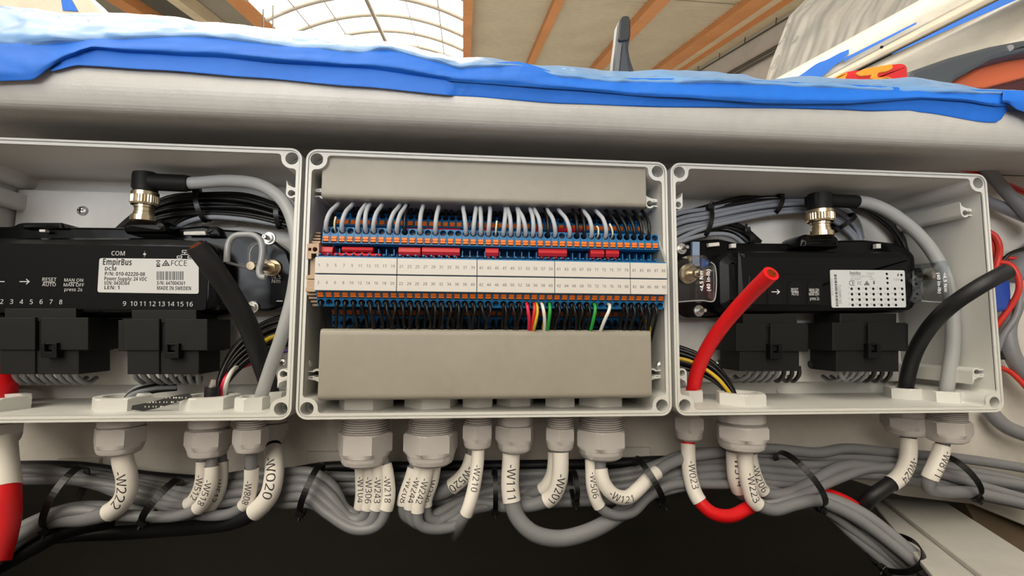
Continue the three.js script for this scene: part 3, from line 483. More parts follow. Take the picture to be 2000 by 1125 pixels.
// end brackets and end plate
{
  const X = TX0, g = thing('end_bracket', 'beige plastic end bracket with stepped fins left of the terminal blocks', 'bracket', V(X, YP(540, 0), -0.02));
  const q = (px0, px1, py0, py1, z0, z1) => { const a = at(px0, py0, z1), b = at(px1, py1, z1); return box(a.x, b.x, b.y, a.y, z0, z1, 0.0003); };
  const up = shapeOf(pxPoly([[600, 476], [623, 474], [623, 488], [622, 500], [618, 500], [618, 495], [608, 495], [608, 505], [599, 506]], 0.002)); { const h = at(605, 487, 0.002), r = at(615, 487, 0.002); up.holes.push(holeOf(rrect(h.x - 0.001, h.y - 0.001, h.x + 0.001, h.y + 0.001, 0.0001, 1)), holeOf(circ(r.x, r.y, 0.0016, 16))); }
  obj('upper_block', ext(up, -0.02, 0.002, 0.0002), M.beige, g);
  for (let i = 0; i < 4; i++) obj('fin', q(610 - i * 2.6 + 6, 626, 453 + i * 5.8, 457 + i * 5.8, -0.03, -0.012 + i * 0.003), M.beige, g);
  obj('spine', q(606, 616, 504, 540, -0.03, -0.002), M.beige, g);
  obj('lower_block', [q(598, 616, 537, 545, -0.02, 0.004), q(599, 614, 546, 563, -0.02, 0.0045), q(597, 616, 561, 570, -0.02, 0.0065)], M.beige, g);
  for (let i = 0; i < 4; i++) obj('fin', q(600 + i * 3.2, 620, 572 + i * 7, 577 + i * 7, -0.03, 0.002 - i * 0.003), M.beige, g);
  const e = thing('end_plate', 'grey stepped end plate closing the right end of the terminal blocks', 'plate', V(TX1, YP(540, 0), -0.02));
  obj('plate', extX([[-0.07, YP(423, -0.04)], [-0.037, YP(423, -0.037)], [-0.031, YP(448, -0.031)], [-0.007, YP(452, -0.007)], [0.008, YP(505, 0.008)], [0.010, YP(538, 0.01)], [0.006, YP(540, 0.006)], [0.003, YP(598, 0.003)], [-0.03, YP(604, -0.03)], [-0.035, YP(640, -0.035)], [-0.07, YP(640, -0.07)]], TX1, TX1 + 0.0018, 0.0003), M.endgrey, e);
  tag(obj('mounting_rail', [box(MX[0] + 0.008, MX[1] - 0.008, -0.01, 0.02, -0.08, -0.0765, 0.0004)], M.steel), 'steel mounting rail behind the terminal blocks', 'rail');
}
// wires into the upper holes
const topHole = (i) => V(TXc(i), YP(458, -0.003), -0.003), botHole = (i) => V(TXc(i), YP(592, 0.004), 0.004);
const pxHoleTop = (i) => 633.5 + (1249 - 633.5) * i / 41 - 0; // photograph columns of the upper holes
function wire(name, label, P, r, m, group, n = 14) { return tag(obj(name, tubeW(P, r, n, { sides: 8 }), m), label, 'wire', group); }
const upWires = { 0: 13, 2: 11, 4: 7, 5: 0, 6: 9, 8: 14, 9: 12, 12: 2, 14: 4, 18: -6, 19: 5, 20: -1, 21: 4, 23: 6, 24: -4, 25: 1, 26: -12, 27: -2, 28: -8, 30: -11, 32: -16, 35: -9, 37: -11 };
for (const [k, dx] of Object.entries(upWires)) {
  const i = +k, h = topHole(i), e = 0.00033 * dx;
  wire('wire', `grey wire curving up from the ${nth(i + 1)} upper entry hole, above number ${2 * i + 1}`, [h.clone().add(V(0, -0.0006, -0.004)), h.clone().add(V(0, 0.001, 0.002)), h.clone().add(V(e * 0.15, 0.005, 0.0045)), h.clone().add(V(e * 0.55, 0.012, 0.003)), h.clone().add(V(e, 0.018, -0.004)), h.clone().add(V(e * 1.1, 0.024, -0.014))], 0.00155, M.wireTop, 'grey wires into the upper row');
}
for (const i of [1, 22, 36, 38]) { const h = topHole(i), e = (i === 36 ? -0.001 : i === 38 ? -0.0022 : 0.0006); wire('ferrule', `short bare white ferrule in the ${nth(i + 1)} upper entry hole, above number ${2 * i + 1}`, [h.clone().add(V(0, -0.0005, -0.004)), h.clone().add(V(0, 0.002, 0.001)), h.clone().add(V(e * 0.4, 0.006, 0.002)), h.clone().add(V(e, i === 36 ? 0.0075 : 0.0095, 0.001))], 0.0007, M.ferrule, 'bare ferrules in the upper row'); }
for (const i of [10, 29, 33, 34, 39, 40, 41, 42, 43]) { const h = topHole(i), e = i > 38 ? 0.0012 * (i - 42.5) : 0; wire('wire', `black wire running up from the ${nth(i + 1)} upper entry hole, above number ${2 * i + 1}`, [h.clone().add(V(0, -0.0005, -0.004)), h.clone().add(V(0, 0.001, 0.002)), h.clone().add(V(e * 0.3, 0.006, 0.003)), h.clone().add(V(e, 0.014, -0.001)), h.clone().add(V(e * 1.6, 0.024, -0.014))], 0.0013, M.wireBlack, 'black wires into the upper row'); }
for (let i = 2; i < 44; i++) { const x = TXc(i), y = YP(428, -0.034); wire('wire', `thin black wire rising from the rear upper hole of the ${nth(i + 1)} terminal block`, [V(x, y, -0.036), V(x + rs(0.0006), y + 0.002, -0.03), V(x + rs(0.002), y + 0.009, -0.027 + rs(0.002)), V(x + rs(0.003), y + 0.022, -0.032)], 0.0012, M.wireBlack, 'black wires behind the upper row', 8); }
// wires into the lower holes
const lowColour = { 26: ['wirePink', 'red'], 27: ['wireRed', 'light red'], 28: ['wireWhite', 'white', 0.0024], 29: ['wireGreen', 'green', -0.0008], 35: ['wireGreen', 'green', -0.002], 37: ['wireWhite', 'white', -0.0056] };
for (let i = 0; i < 45; i++) {
  if ([1, 22, 36, 38, 44].includes(i)) continue;
  const h = botHole(i), c = lowColour[i], n = 2 * i + 2, e = c ? (c[2] ?? (i === 26 ? 0.0022 : -0.0012)) : rs(0.003), r = c ? 0.0012 : 0.00115, m = c ? M[c[0]] : M.wireBlack, z = c ? 0.006 : rs(0.002);
  wire('wire', c ? `${c[1]} wire hanging from the ${nth(i + 1)} lower entry hole, below number ${n}` : `black wire hanging from the ${nth(i + 1)} lower entry hole, below number ${n}`, [h.clone().add(V(rs(0.0005), 0.0005, -0.004)), h.clone().add(V(0, -0.0006, c ? 0.0025 : 0.0012)), h.clone().add(V(e * 0.2, -0.004, (c ? 0.004 : 0) + z * 0.2)), h.clone().add(V(e * 0.7, -0.011, (c ? 0.001 : -0.006) + z * 0.4)), h.clone().add(V(e, -0.02, c ? -0.004 : -0.011)), h.clone().add(V(e * 1.1, -0.028, -0.016))], r, m, c ? 'coloured wires into the lower row' : 'black wires into the lower row');
  if (!c && i > 5) { const d = 0.0016; wire('wire', `thinner second black wire in the ${nth(i + 1)} lower entry hole, below number ${n}`, [h.clone().add(V(d * 0.5, 0.0003, -0.004)), h.clone().add(V(d * 0.6, -0.001, 0.002)), h.clone().add(V(d, -0.006, 0.004)), h.clone().add(V(d + rs(0.003), -0.014, 0)), h.clone().add(V(d + rs(0.004), -0.026, -0.01))], 0.001, M.wireBlack, 'black wires into the lower row'); }
}
{ const h = botHole(27); wire('wire', 'yellow wire beside the light red wire at number 56', [h.clone().add(V(0.001, 0.0005, -0.003)), h.clone().add(V(0.0016, -0.001, 0.003)), h.clone().add(V(0.0018, -0.006, 0.005)), h.clone().add(V(0.0005, -0.014, 0.003)), h.clone().add(V(-0.0004, -0.022, -0.006))], 0.001, M.wireYellow, 'coloured wires into the lower row');
  const y = at(1258, 625, -0.02); wire('wire', 'short yellow wire loop low at the right end of the terminals', [y.clone().add(V(-0.002, 0.002, 0)), y.clone(), y.clone().add(V(0.003, -0.005, 0.003)), y.clone().add(V(0.004, -0.012, 0))], 0.001, M.wireYellow, 'coloured wires into the lower row');
  const z = at(1062, 628, -0.02); wire('wire', 'short dark yellow wire behind the white wire at number 58', [z.clone().add(V(0.001, 0.005, 0)), z.clone(), z.clone().add(V(-0.001, -0.005, 0.002)), z.clone().add(V(0.001, -0.012, 0))], 0.001, M.wireYellow, 'coloured wires into the lower row'); }
for (let i = 2; i < 45; i++) { const x = TXc(i), y = YP(624, -0.033); wire('wire', `thin black wire hanging from the rear lower hole of the ${nth(i + 1)} terminal block`, [V(x, y, -0.036), V(x + rs(0.0006), y - 0.002, -0.029), V(x + rs(0.002), y - 0.009, -0.024 + rs(0.003)), V(x + rs(0.004), y - 0.02, -0.026)], 0.0012, M.wireBlack, 'black wires behind the lower row', 8); }
// ---------- control modules ----------
const cyl = (p0, p1, r, sides = 24) => sweep([p0, p1], r, { sides });
function printPanel(name, x0, x1, y0, y1, z, th, bg, base, draw, parent, outline, res = 8000) { // flat panel with its print, in world metres on plane z
  const W = Math.min(2048, Math.round((x1 - x0) * res)), H = Math.round((y1 - y0) * W / (x1 - x0)), [c, k] = CANVAS(W, H, bg), s = W / (x1 - x0);
  const to = (px, py) => { const p = at(px, py, z); return [(p.x - x0) * s, (y1 - p.y) * s]; };
  const text = (str, px, py, h, o = {}) => { const [x, y] = to(px, py); k.save(); k.translate(x, y); if (o.rot) k.rotate(o.rot); k.fillStyle = o.color || '#dcdcdc'; k.font = `${o.bold ? 'bold ' : ''}${Math.round(h * s * 1.0)}px sans-serif`; k.textAlign = o.align || 'center'; k.textBaseline = 'middle'; if (o.w) { const f = o.w * s / k.measureText(str).width; k.scale(f, 1); } k.fillText(str, 0, 0); k.restore(); };
  const line = (pts, w, color = '#dcdcdc', fill) => { k.beginPath(); pts.forEach(([a, b], i) => { const [x, y] = to(a, b); i ? k.lineTo(x, y) : k.moveTo(x, y); }); if (fill) { k.fillStyle = color; k.fill(); } else { k.strokeStyle = color; k.lineWidth = w * s; k.stroke(); } };
  const dot = (px, py, r, color) => { const [x, y] = to(px, py); k.fillStyle = color; k.beginPath(); k.arc(x, y, r * s, 0, 7); k.fill(); };
  draw({ k, s, to, text, line, dot });
  const m = mat(0xffffff, base.roughness, { map: canvasTex(c), bumpMap: GRAIN, bumpScale: 0.00001, specularIntensity: 0.2 });
  const sh = outline ? ext(shapeOf(outline), z - th, z, 0.0001) : box(x0, x1, y0, y1, z - th, z, 0.0002);
  const g = sh, p = g.attributes.position, uv = g.attributes.uv; for (let i = 0; i < p.count; i++) uv.setXY(i, (p.getX(i) - x0) / (x1 - x0), (p.getY(i) - y0) / (y1 - y0));
  return obj(name, g, m, parent);
}
const rectPx = (a, b, z) => { const p = at(...a, z), q = at(...b, z); return [Math.min(p.x, q.x), Math.max(p.x, q.x), Math.min(p.y, q.y), Math.max(p.y, q.y)]; };
function boltAt(parent, px, py, z, r, len, lean = [0, 0]) { // washer, hex nut and stud end
  const p = at(px, py, z), d = V(lean[0], lean[1], 1).normalize(), e = p.clone().addScaledVector(d, len);
  obj('washer', aim(uvm(lathe([[0.0001, 0], [r * 1.55, 0], [r * 1.6, 0.0006], [r * 1.5, 0.0014], [0.0001, 0.0014]])), p, e), M.steel, parent);
  const b = obj('bolt', [aim(hexTurn(r, [[0.0012, 0.0001], [0.0012, r * 1.05], [0.0018, r * 1.155], [r * 0.9, r * 1.155], [r * 1.0, r * 1.02], [r * 1.0, 0.0001]]), p, e), aim(uvm(lathe([[r * 0.55, 0], [r * 0.55, len - 0.0006], [r * 0.45, len], [r * 0.22, len], [r * 0.22, len - 0.001], [0.0001, len - 0.001]])), p, e)], M.steel, parent);
  return b;
}
function plugBlock(label, x0, x1, y0, yw, y1, z, wing) { // wide upper block, narrower lower block, latch
  const p = at((x0 + x1) / 2, (y0 + y1) / 2, z), g = thing('plug', label, 'plug', V(p.x, at(x0, y1, z).y, z - 0.02), 'multi way plugs under the modules');
  const r = (a, b, c, d, zf, dep, bev = 0.0006) => slab(rect(a, b, c, d), zf, dep, bev), w = x1 - x0, rect = (a, b, c, d) => [[a, b], [c, b], [c, d], [a, d]];
  obj('collar', r(x0 + w * 0.1, y0 - 18, x1 - w * 0.13, y0 + 8, z - 0.002, 0.03), M.blackMatte, g);
  obj('shell', [r(x0, y0, x0 + w * 0.43, yw, z, 0.034), r(x0 + w * 0.49, y0, x1, yw, z, 0.034), r(x0 + w * 0.4, y0 + 1, x0 + w * 0.52, yw, z - 0.003, 0.03), r(x1 - w * 0.04, y0 + 2, x1 + w * wing, yw + 1, z - 0.008, 0.02), r(x0 - w * wing, y0 + 2, x0 + w * 0.04, yw + 1, z - 0.008, 0.02)], M.blackMatte, g);
  obj('wire_cover', [r(x0 + w * 0.05, yw - 3, x0 + w * 0.43, y1, z - 0.0015, 0.03), r(x0 + w * 0.4, yw - 3, x1 - w * 0.1, y1, z - 0.003, 0.03)], M.blackMatte, g);
  const l = obj('latch', [r(x0 + w * 0.49, yw - 14, x0 + w * 0.53, yw + 15, z + 0.003, 0.006, 0.0003), r(x0 + w * 0.61, yw - 14, x0 + w * 0.66, yw + 15, z + 0.003, 0.006, 0.0003), r(x0 + w * 0.52, yw + 3, x0 + w * 0.62, yw + 15, z + 0.003, 0.006, 0.0003), r(x0 + w * 0.52, yw - 14, x0 + w * 0.62, yw - 11, z + 0.0025, 0.006, 0.0003)], M.black, g);
  return g;
}
function plugLoops(xs, y, z, label, group, m2) {
  xs.forEach(([x, dx, black], i) => wire('wire_loop', `${nth(i + 1)} wire loop from the left, ${label}`, path([[x, y - 12, z], [x + 1, y + 3, z - 0.001], [x + dx * 0.45, y + 14, z - 0.008], [x + dx, y + 17, z - 0.02], [x + dx * 1.5, y + 8, z - 0.032]]), 0.0017, black ? M.wireBlack : M.cable, group, 16));
}
const ICON = {
  ce(T, x, y, w, c) { T.text('C', x - w * 0.3, y, 0.0055, { color: c }); T.text('E', x + w * 0.35, y, 0.0055, { color: c }); },
  tri(T, x, y, r, c) { T.line([[x - r, y + r * 0.7], [x, y - r * 0.8], [x + r, y + r * 0.7], [x - r, y + r * 0.7], [x, y - r * 0.8]], 0.0006, c); T.line([[x - r * 0.4, y + r * 0.3], [x + r * 0.45, y + r * 0.3]], 0.0007, c); T.line([[x - r * 0.2, y], [x + r * 0.25, y]], 0.0005, c); },
  bin(T, x, y, r, c) { T.line([[x - r, y - r], [x + r, y + r]], 0.0004, c); T.line([[x + r, y - r], [x - r, y + r]], 0.0004, c); T.line([[x - r * 0.8, y - r], [x + r * 0.8, y - r]], 0.0005, c); T.line([[x - r * 0.7, y + r], [x + r * 0.7, y + r]], 0.0005, c); T.line([[x - r * 0.9, y + r * 1.7], [x + r * 0.9, y + r * 1.7]], 0.0011, c); },
};
{ // left module
  const z = -0.03, g = thing('control_module', 'black control module with large barcode label in the left enclosure', 'module', at(200, 620, -0.05));
  const fl = soften([[-140, 442], [22, 442], [38, 434], [120, 434], [130, 443], [236, 444], [330, 446], [398, 440], [430, 447], [500, 452], [535, 470], [562, 490], [575, 530], [575, 565], [562, 592], [530, 607], [470, 609], [400, 620], [-140, 620]], 7);
  obj('flange', slab(fl, -0.05, 0.022, 0.002), M.blackGloss, g);
  obj('housing', slab(soften([[-140, 462], [330, 462], [388, 466], [412, 480], [425, 510], [425, 585], [412, 606], [385, 614], [-140, 616]], 10), z, 0.04, 0.006), M.blackGloss, g);
  obj('shoulder', slab(soften([[392, 478], [424, 482], [440, 510], [440, 596], [420, 606], [392, 606]], 12), -0.036, 0.03, 0.006), M.black, g);
  obj('socket_boss', slab(soften([[236, 455], [236, 438], [248, 426], [308, 426], [324, 438], [326, 455]], 8), -0.034, 0.03, 0.005), M.blackGloss, g);
  obj('latch_block', slab(soften([[40, 446], [44, 434], [118, 434], [124, 446]], 3), -0.045, 0.02, 0.002), M.black, g); obj('latch_block', slab(soften([[400, 462], [404, 442], [424, 442], [432, 462]], 3), -0.044, 0.02, 0.002), M.black, g);
  obj('clip', slab([[76, 448], [88, 448], [88, 453], [76, 453]], -0.044, 0.004, 0.0004), M.plate, g); obj('clip', slab(soften([[358, 452], [400, 451], [402, 459], [358, 459]], 2), -0.043, 0.004, 0.0006), M.plate, g);
  const [x0, x1, y0, y1] = rectPx([-130, 472], [402, 606], z + 0.0004);
  printPanel('front_face', x0, x1, y0, y1, z + 0.0004, 0.001, '#0d0e10', { roughness: 0.5 }, (T) => {
    T.text('COM', 231, 495, 0.0042); T.line([[284, 489], [279, 498], [283, 498], [280, 505], [286, 495], [282, 495], [284, 489]], 0.0005, '#dcdcdc', true);
    for (const [a, b] of [[361, 491], [351, 502], [372, 502]]) T.line([[a - 5, b - 2], [a + 4, b - 2], [a + 4, b + 2], [a - 5, b + 2], [a - 5, b - 2]], 0.0005);
    T.line([[353, 497], [371, 497]], 0.0005); T.line([[361, 493], [361, 497]], 0.0005);
    T.text('RESET', 96, 546, 0.0035); T.line([[84, 551], [107, 551]], 0.0004); T.text('AUTO', 96, 555.5, 0.0035);
    T.text('MAN ON', 144, 547, 0.0032); T.line([[135, 552], [152, 552]], 0.0004); T.text('MAN OFF', 144, 556.5, 0.0032); T.text('press 2s', 143, 565.5, 0.0032);
    T.line([[38, 550], [57, 550]], 0.0006); T.line([[51, 545], [57, 550], [51, 555]], 0.0006); T.line([[-10, 550], [9, 550]], 0.0006); T.line([[-4, 545], [-10, 550], [-4, 555]], 0.0006);
    for (let i = 1; i < 9; i++) T.text(String(i), 3.5 + (i - 2) * 19.2, 588.5 + i * 0.15, 0.0044); for (let i = 9; i < 17; i++) T.text(String(i), 243 + (i - 9) * 18.1, 593 + (i - 9) * 0.15, 0.0046);
  }, g, soften([[x0, y0], [x1, y0], [x1, y1], [x0, y1]], 0.003));
  const lz = z + 0.0012, q = [[194, 504], [380, 506], [388, 513], [388, 574], [190, 571]].map(([x, y]) => at(x, y, lz)), lx0 = Math.min(...q.map((p) => p.x)), lx1 = Math.max(...q.map((p) => p.x)), ly0 = Math.min(...q.map((p) => p.y)), ly1 = Math.max(...q.map((p) => p.y));
  const lab = printPanel('label_plate', lx0, lx1, ly0, ly1, lz, 0.0008, '#d4d5d5', { roughness: 0.4 }, (T) => {
    const c = '#202124'; T.text('EmpirBus', 229, 512, 0.0062, { color: c, bold: true, w: 0.0195 }); T.text('DCM', 204, 525, 0.0036, { bold: true, color: c, align: 'left' }); T.text('P/N: 010-02220-08', 204, 534.5, 0.0036, { bold: true, color: c, align: 'left', w: 0.0268 }); T.text('Power Supply: 24 VDC', 203, 544, 0.0036, { bold: true, color: c, align: 'left', w: 0.0285 }); T.text('UIN: 0430364', 203, 552.5, 0.0036, { bold: true, color: c, align: 'left', w: 0.0168 }); T.text('LEN: 1', 203, 561.5, 0.0036, { bold: true, color: c, align: 'left' });
    ICON.bin(T, 309, 513, 4, c); ICON.tri(T, 324, 514, 6.5, c); T.text('FC', 341, 514, 0.0052, { color: c }); ICON.ce(T, 357, 514, 14, c);
    for (let i = 0, x = 306; x < 359; i++) { const w = 0.6 + ((i * 7 + 3) % 5) * 0.42; T.line([[x, 530], [x + w, 530], [x + w, 547], [x, 547]], 0, '#55575a', true); x += w + 0.6 + ((i * 5 + 1) % 3) * 0.5; }
    T.text('S/N: 647004361', 306, 552.5, 0.0036, { bold: true, color: c, align: 'left', w: 0.0193 }); T.text('MADE IN SWEDEN', 306, 562.5, 0.0037, { bold: true, color: c, align: 'left', w: 0.0232 });
  }, g, soften(q.map((p) => [p.x, p.y]), 0.0018), 24000);
  tag(lab, 'white printed label');
  const [a0, a1, b0, b1] = rectPx([530, 535], [562, 592], -0.0492);
  printPanel('lug_print', a0, a1, b0, b1, -0.0492, 0.0008, '#0c0d0f', { roughness: 0.3 }, (T) => { T.text('<4,5', 538, 541, 0.0042); T.text('Nm', 539, 549, 0.0042); T.line([[540, 588], [552, 588]], 0.0007); }, g, null, 16000);
  boltAt(g, 527, 466, -0.05, 0.0032, 0.009, [-0.1, 0]); boltAt(g, 495, 600, -0.05, 0.003, 0.009, [-0.15, 0]);
  // terminal stud
  const s0 = at(534, 523, -0.05), s1 = at(489, 519, -0.014);
  obj('stud', [sweep([s0, s1], 0.0028, { sides: 20 }), aim(uvm(lathe([[0.0028, 0], [0.0013, 0.0002], [0.0013, -0.002], [0.0001, -0.002]])), s1, s1.clone().multiplyScalar(2).sub(s0))], M.nickel, g);
  obj('nut', aim(hexTurn(0.0046, [[0, 0.0001], [0, 0.0048], [0.0006, 0.0053], [0.005, 0.0053], [0.0056, 0.0046], [0.0056, 0.0001]]), at(531, 523, -0.048), s1), M.nickel, g);
  obj('washer', aim(uvm(lathe([[0.0001, 0], [0.0064, 0], [0.0066, 0.0008], [0.0062, 0.0016], [0.0001, 0.0016]])), at(533, 523, -0.0495), s1), M.nickel, g);
  // clear cover: arched front rim and thin skin running back
  const arch = [[443, 512], [444, 492], [448, 472], [458, 461], [476, 458], [494, 459], [507, 467], [512, 484], [510, 510], [506, 530], [509, 540], [518, 542]];
  const rim = obj('cover_rim', sweep(smooth(path(arch.map(([x, y]) => [x, y, -0.012])), 60), 0.0021, { sides: 10 }), M.clearRim, g); tag(rim, 'milky rim of the clear cover');
  const sk = []; const A = smooth(path(arch.map(([x, y]) => [x, y, -0.012])), 40), B = smooth(path(arch.map(([x, y]) => [x * 0.6 + 540 * 0.4, y * 0.75 + 515 * 0.25, -0.046])), 40), pos = [], idx = [];
  for (let i = 0; i <= 40; i++) pos.push(...A[i].toArray(), ...B[i].toArray()); for (let i = 0; i < 40; i++) { const j = 2 * i; idx.push(j, j + 1, j + 2, j + 1, j + 3, j + 2); }
  const cg = new THREE.BufferGeometry(); cg.setAttribute('position', new THREE.Float32BufferAttribute(pos, 3)); cg.setIndex(idx); cg.computeVertexNormals(); tag(obj('clear_cover', uvm(cg), M.clear, g), 'clear plastic terminal cover');
  obj('cover_edge', sweep(smooth(path([[443, 512, -0.012], [470, 520, -0.02], [500, 530, -0.03]]), 12), 0.0009, { sides: 8 }), M.clearRim, g);
  obj('inner_arch', sweep(smooth(path([[488, 512, -0.03], [489, 492, -0.032], [497, 480, -0.034], [508, 476, -0.036]]), 20), 0.0007, { sides: 8 }), M.clearRim, g);
}
{ // right module
  const z = -0.03, g = thing('control_module', 'black control module with dotted white label in the right enclosure', 'module', at(1600, 610, -0.05));
  obj('flange', slab(soften([[1318, 500], [1322, 482], [1350, 471], [1405, 466], [1440, 474], [1565, 475], [1640, 469], [1690, 468], [1745, 474], [1772, 482], [1788, 500], [1792, 590], [1780, 606], [1500, 614], [1440, 614], [1385, 622], [1340, 621], [1318, 606]], 7), -0.05, 0.022, 0.002), M.blackGloss, g);
  obj('housing', slab(soften([[1440, 488], [1770, 490], [1785, 502], [1788, 598], [1778, 610], [1440, 612]], 6), z, 0.04, 0.006), M.black, g);
  obj('shoulder', slab(soften([[1402, 506], [1424, 490], [1455, 492], [1458, 606], [1425, 612], [1404, 600]], 10), -0.033, 0.03, 0.009), M.black, g);
  obj('socket_boss', slab(soften([[1562, 484], [1564, 464], [1576, 456], [1632, 456], [1642, 464], [1644, 484]], 6), -0.034, 0.03, 0.005), M.blackGloss, g);
  for (const q of [[[1428, 476], [1438, 475], [1438, 484], [1428, 484]], [[1712, 476], [1721, 476], [1721, 485], [1712, 485]], [[1384, 475], [1405, 473], [1406, 480], [1385, 482]]]) obj('clip', slab(q, -0.045, 0.004, 0.0004), M.plate, g);
  obj('button_tray', slab(soften([[1462, 596], [1462, 536], [1600, 536], [1608, 548], [1608, 590], [1600, 597]], 8), z + 0.0008, 0.002, 0.0006), M.black, g);
  const [x0, x1, y0, y1] = rectPx([1478, 545], [1606, 596], z + 0.0016);
  for (const [cx, kind] of [[1478, 0], [1514, 1], [1553, 2], [1591, 3]]) {
    const w = 13.5, zz = z + 0.0014, P = [[cx - w, 595], [cx - w, 563]]; for (let i = 0; i <= 12; i++) { const a = Math.PI - i / 12 * Math.PI; P.push([cx + w * Math.cos(a), 562 - w * 1.05 * Math.sin(a)]); } P.push([cx + w, 595]);
    const outline = pxPoly(P, zz), [bx0, bx1, by0, by1] = rectPx([cx - w, 546], [cx + w, 596], zz);
    printPanel('button', bx0, bx1, by0, by1, zz, 0.0016, '#17181a', { roughness: 0.55 }, (T) => {
      if (kind === 1) { T.line([[1507, 570], [1522, 570]], 0.0006, '#e8e8e8'); T.line([[1517.5, 565.5], [1522.5, 570], [1517.5, 574.5]], 0.0006, '#e8e8e8'); }
      if (kind === 2) { T.text('RESET', 1552, 566, 0.0034, { color: '#e0e0e0', w: 0.0062 }); T.line([[1545, 570], [1560, 570]], 0.0004); T.text('AUTO', 1553, 574, 0.0034, { color: '#e0e0e0', w: 0.006 }); }
      if (kind === 3) { T.text('MAN ON', 1590, 566.5, 0.0034, { color: '#e0e0e0', w: 0.0084 }); T.line([[1583, 570.5], [1597, 570.5]], 0.0004); T.text('MAN OFF', 1590, 574.5, 0.0034, { color: '#e0e0e0', w: 0.009 }); T.text('press 2s', 1591, 583, 0.0034, { color: '#e0e0e0', w: 0.008 }); }
    }, g, outline, 30000);
  }
  const lz = z + 0.0012, q = [[1621.5, 527], [1767, 528], [1770, 600.5], [1625, 601]].map(([x, y]) => at(x, y, lz)), lx0 = Math.min(...q.map((p) => p.x)), lx1 = Math.max(...q.map((p) => p.x)), ly0 = Math.min(...q.map((p) => p.y)), ly1 = Math.max(...q.map((p) => p.y));
  tag(printPanel('label_plate', lx0, lx1, ly0, ly1, lz, 0.0008, '#d0d3d5', { roughness: 0.4 }, (T) => {
    const c = '#4a4c50', l = '#85888c'; T.text('EmpirBus', 1670, 533.5, 0.0036, { color: c, bold: true, w: 0.0095 }); T.text('Connect 50', 1700, 534, 0.0026, { color: l, w: 0.007 }); T.text('P/N: 010-02226-10  12VDC', 1683, 539.5, 0.0026, { color: l, w: 0.019 }); T.text('UIN: 0020419', 1671, 545, 0.0026, { color: l, w: 0.0095 }); T.text('LEN: 2', 1704, 545, 0.0026, { color: l, w: 0.0045 });
    ICON.ce(T, 1664, 553, 8.5, c); T.text('FC', 1679, 553, 0.0036, { color: c }); ICON.tri(T, 1693, 553, 4.6, c); ICON.bin(T, 1707, 551, 1.6, c);
    for (const [x, y] of [[1732, 535], [1733, 543.5], [1733.5, 552.5], [1760.5, 537], [1761, 547.5]]) T.dot(x, y, 0.00105, '#1c1d20'); T.text('COM', 1751, 546, 0.0024, { color: l }); T.line([[1755, 534], [1753, 537], [1755, 537], [1753, 540]], 0.0005, '#1c1d20');
    for (let r = 0; r < 4; r++) for (let i = 0; i < (r === 3 ? 7 : 8); i++) { T.dot(1663.3 + i * 14.1 + r * 0.7, 564 + r * 10.6, 0.0011, '#1c1d20'); T.text(String(r * 8 + i + 1), 1657.5 + i * 14.1 + r * 0.6, 562.2 + r * 10.6, 0.002, { color: l }); }
    for (let i = 0, y = 536; y < 597; i++) { const w = 0.6 + ((i * 7 + 2) % 5) * 0.4; T.line([[1629 + (y - 536) * 0.06, y], [1634 + (y - 536) * 0.06, y], [1634 + (y - 536) * 0.06, y + w], [1629 + (y - 536) * 0.06, y + w]], 0, '#3a3c40', true); y += w + 0.5 + ((i * 5) % 3) * 0.4; }
    T.text('S/N: 64A005712', 1640.5, 575, 0.0032, { color: c, rot: -Math.PI / 2, w: 0.0152 }); T.text('MADE IN SWEDEN', 1625.5, 561, 0.0022, { color: l, rot: -Math.PI / 2, w: 0.0138 });
  }, g, soften(q.map((p) => [p.x, p.y]), 0.0015), 32000), 'white label with rows of black dots');
  boltAt(g, 1330, 486, -0.05, 0.003, 0.01, [0.12, 0]); boltAt(g, 1364, 607, -0.05, 0.003, 0.01, [0.1, 0]);
  const s0 = at(1341, 535, -0.05), s1 = at(1376, 534, -0.02);
  obj('stud', sweep([s0, s1], 0.0023, { sides: 20 }), M.nickel, g);
  obj('nut', [aim(hexTurn(0.0052, [[0.004, 0.0001], [0.004, 0.0054], [0.0046, 0.006], [0.0085, 0.006], [0.0092, 0.0052], [0.0092, 0.0001]]), s0, s1), aim(hexTurn(0.0032, [[0.017, 0.0001], [0.017, 0.0036], [0.021, 0.0036], [0.0215, 0.0001]]), s0, s1)], M.nickel, g);
  obj('washer', aim(uvm(lathe([[0.0001, 0], [0.0084, 0], [0.0084, 0.0012], [0.0072, 0.0022], [0.0001, 0.0022]])), at(1345, 535, -0.047), s1), M.nickel, g);
  obj('blue_insert', slab([[1353, 472], [1367, 472], [1367, 520], [1353, 520]], -0.047, 0.004, 0.0005), grained(0x8ea2be, 0.4), g);
  obj('blue_insert', slab([[1371, 503], [1384, 510], [1384, 520], [1371, 524]], -0.047, 0.004, 0.0005), grained(0x2b5ca8, 0.4), g);
  // left clear cover: hollow hood open at the back
  const cov = soften([[1322, 590], [1322, 515], [1337, 504], [1345, 498], [1378, 498], [1388, 512], [1396, 517], [1396, 585], [1392, 589]], 3), ci = cov.map(([x, y]) => [1358 + (x - 1358) * 0.965, 545 + (y - 545) * 0.97]);
  const hood = (pts, inner, zf, dep) => { const s = shapeOf(pxPoly(pts, zf)); s.holes.push(holeOf(pxPoly(inner, zf))); return [ext(s, zf - dep, zf - 0.0008, 0.0002), ext(shapeOf(pxPoly(pts, zf)), zf - 0.001, zf, 0.0003)]; };
  const cvL = tag(obj('clear_cover', hood(cov, ci, -0.014, 0.03), M.clear, g), 'clear plastic terminal cover');
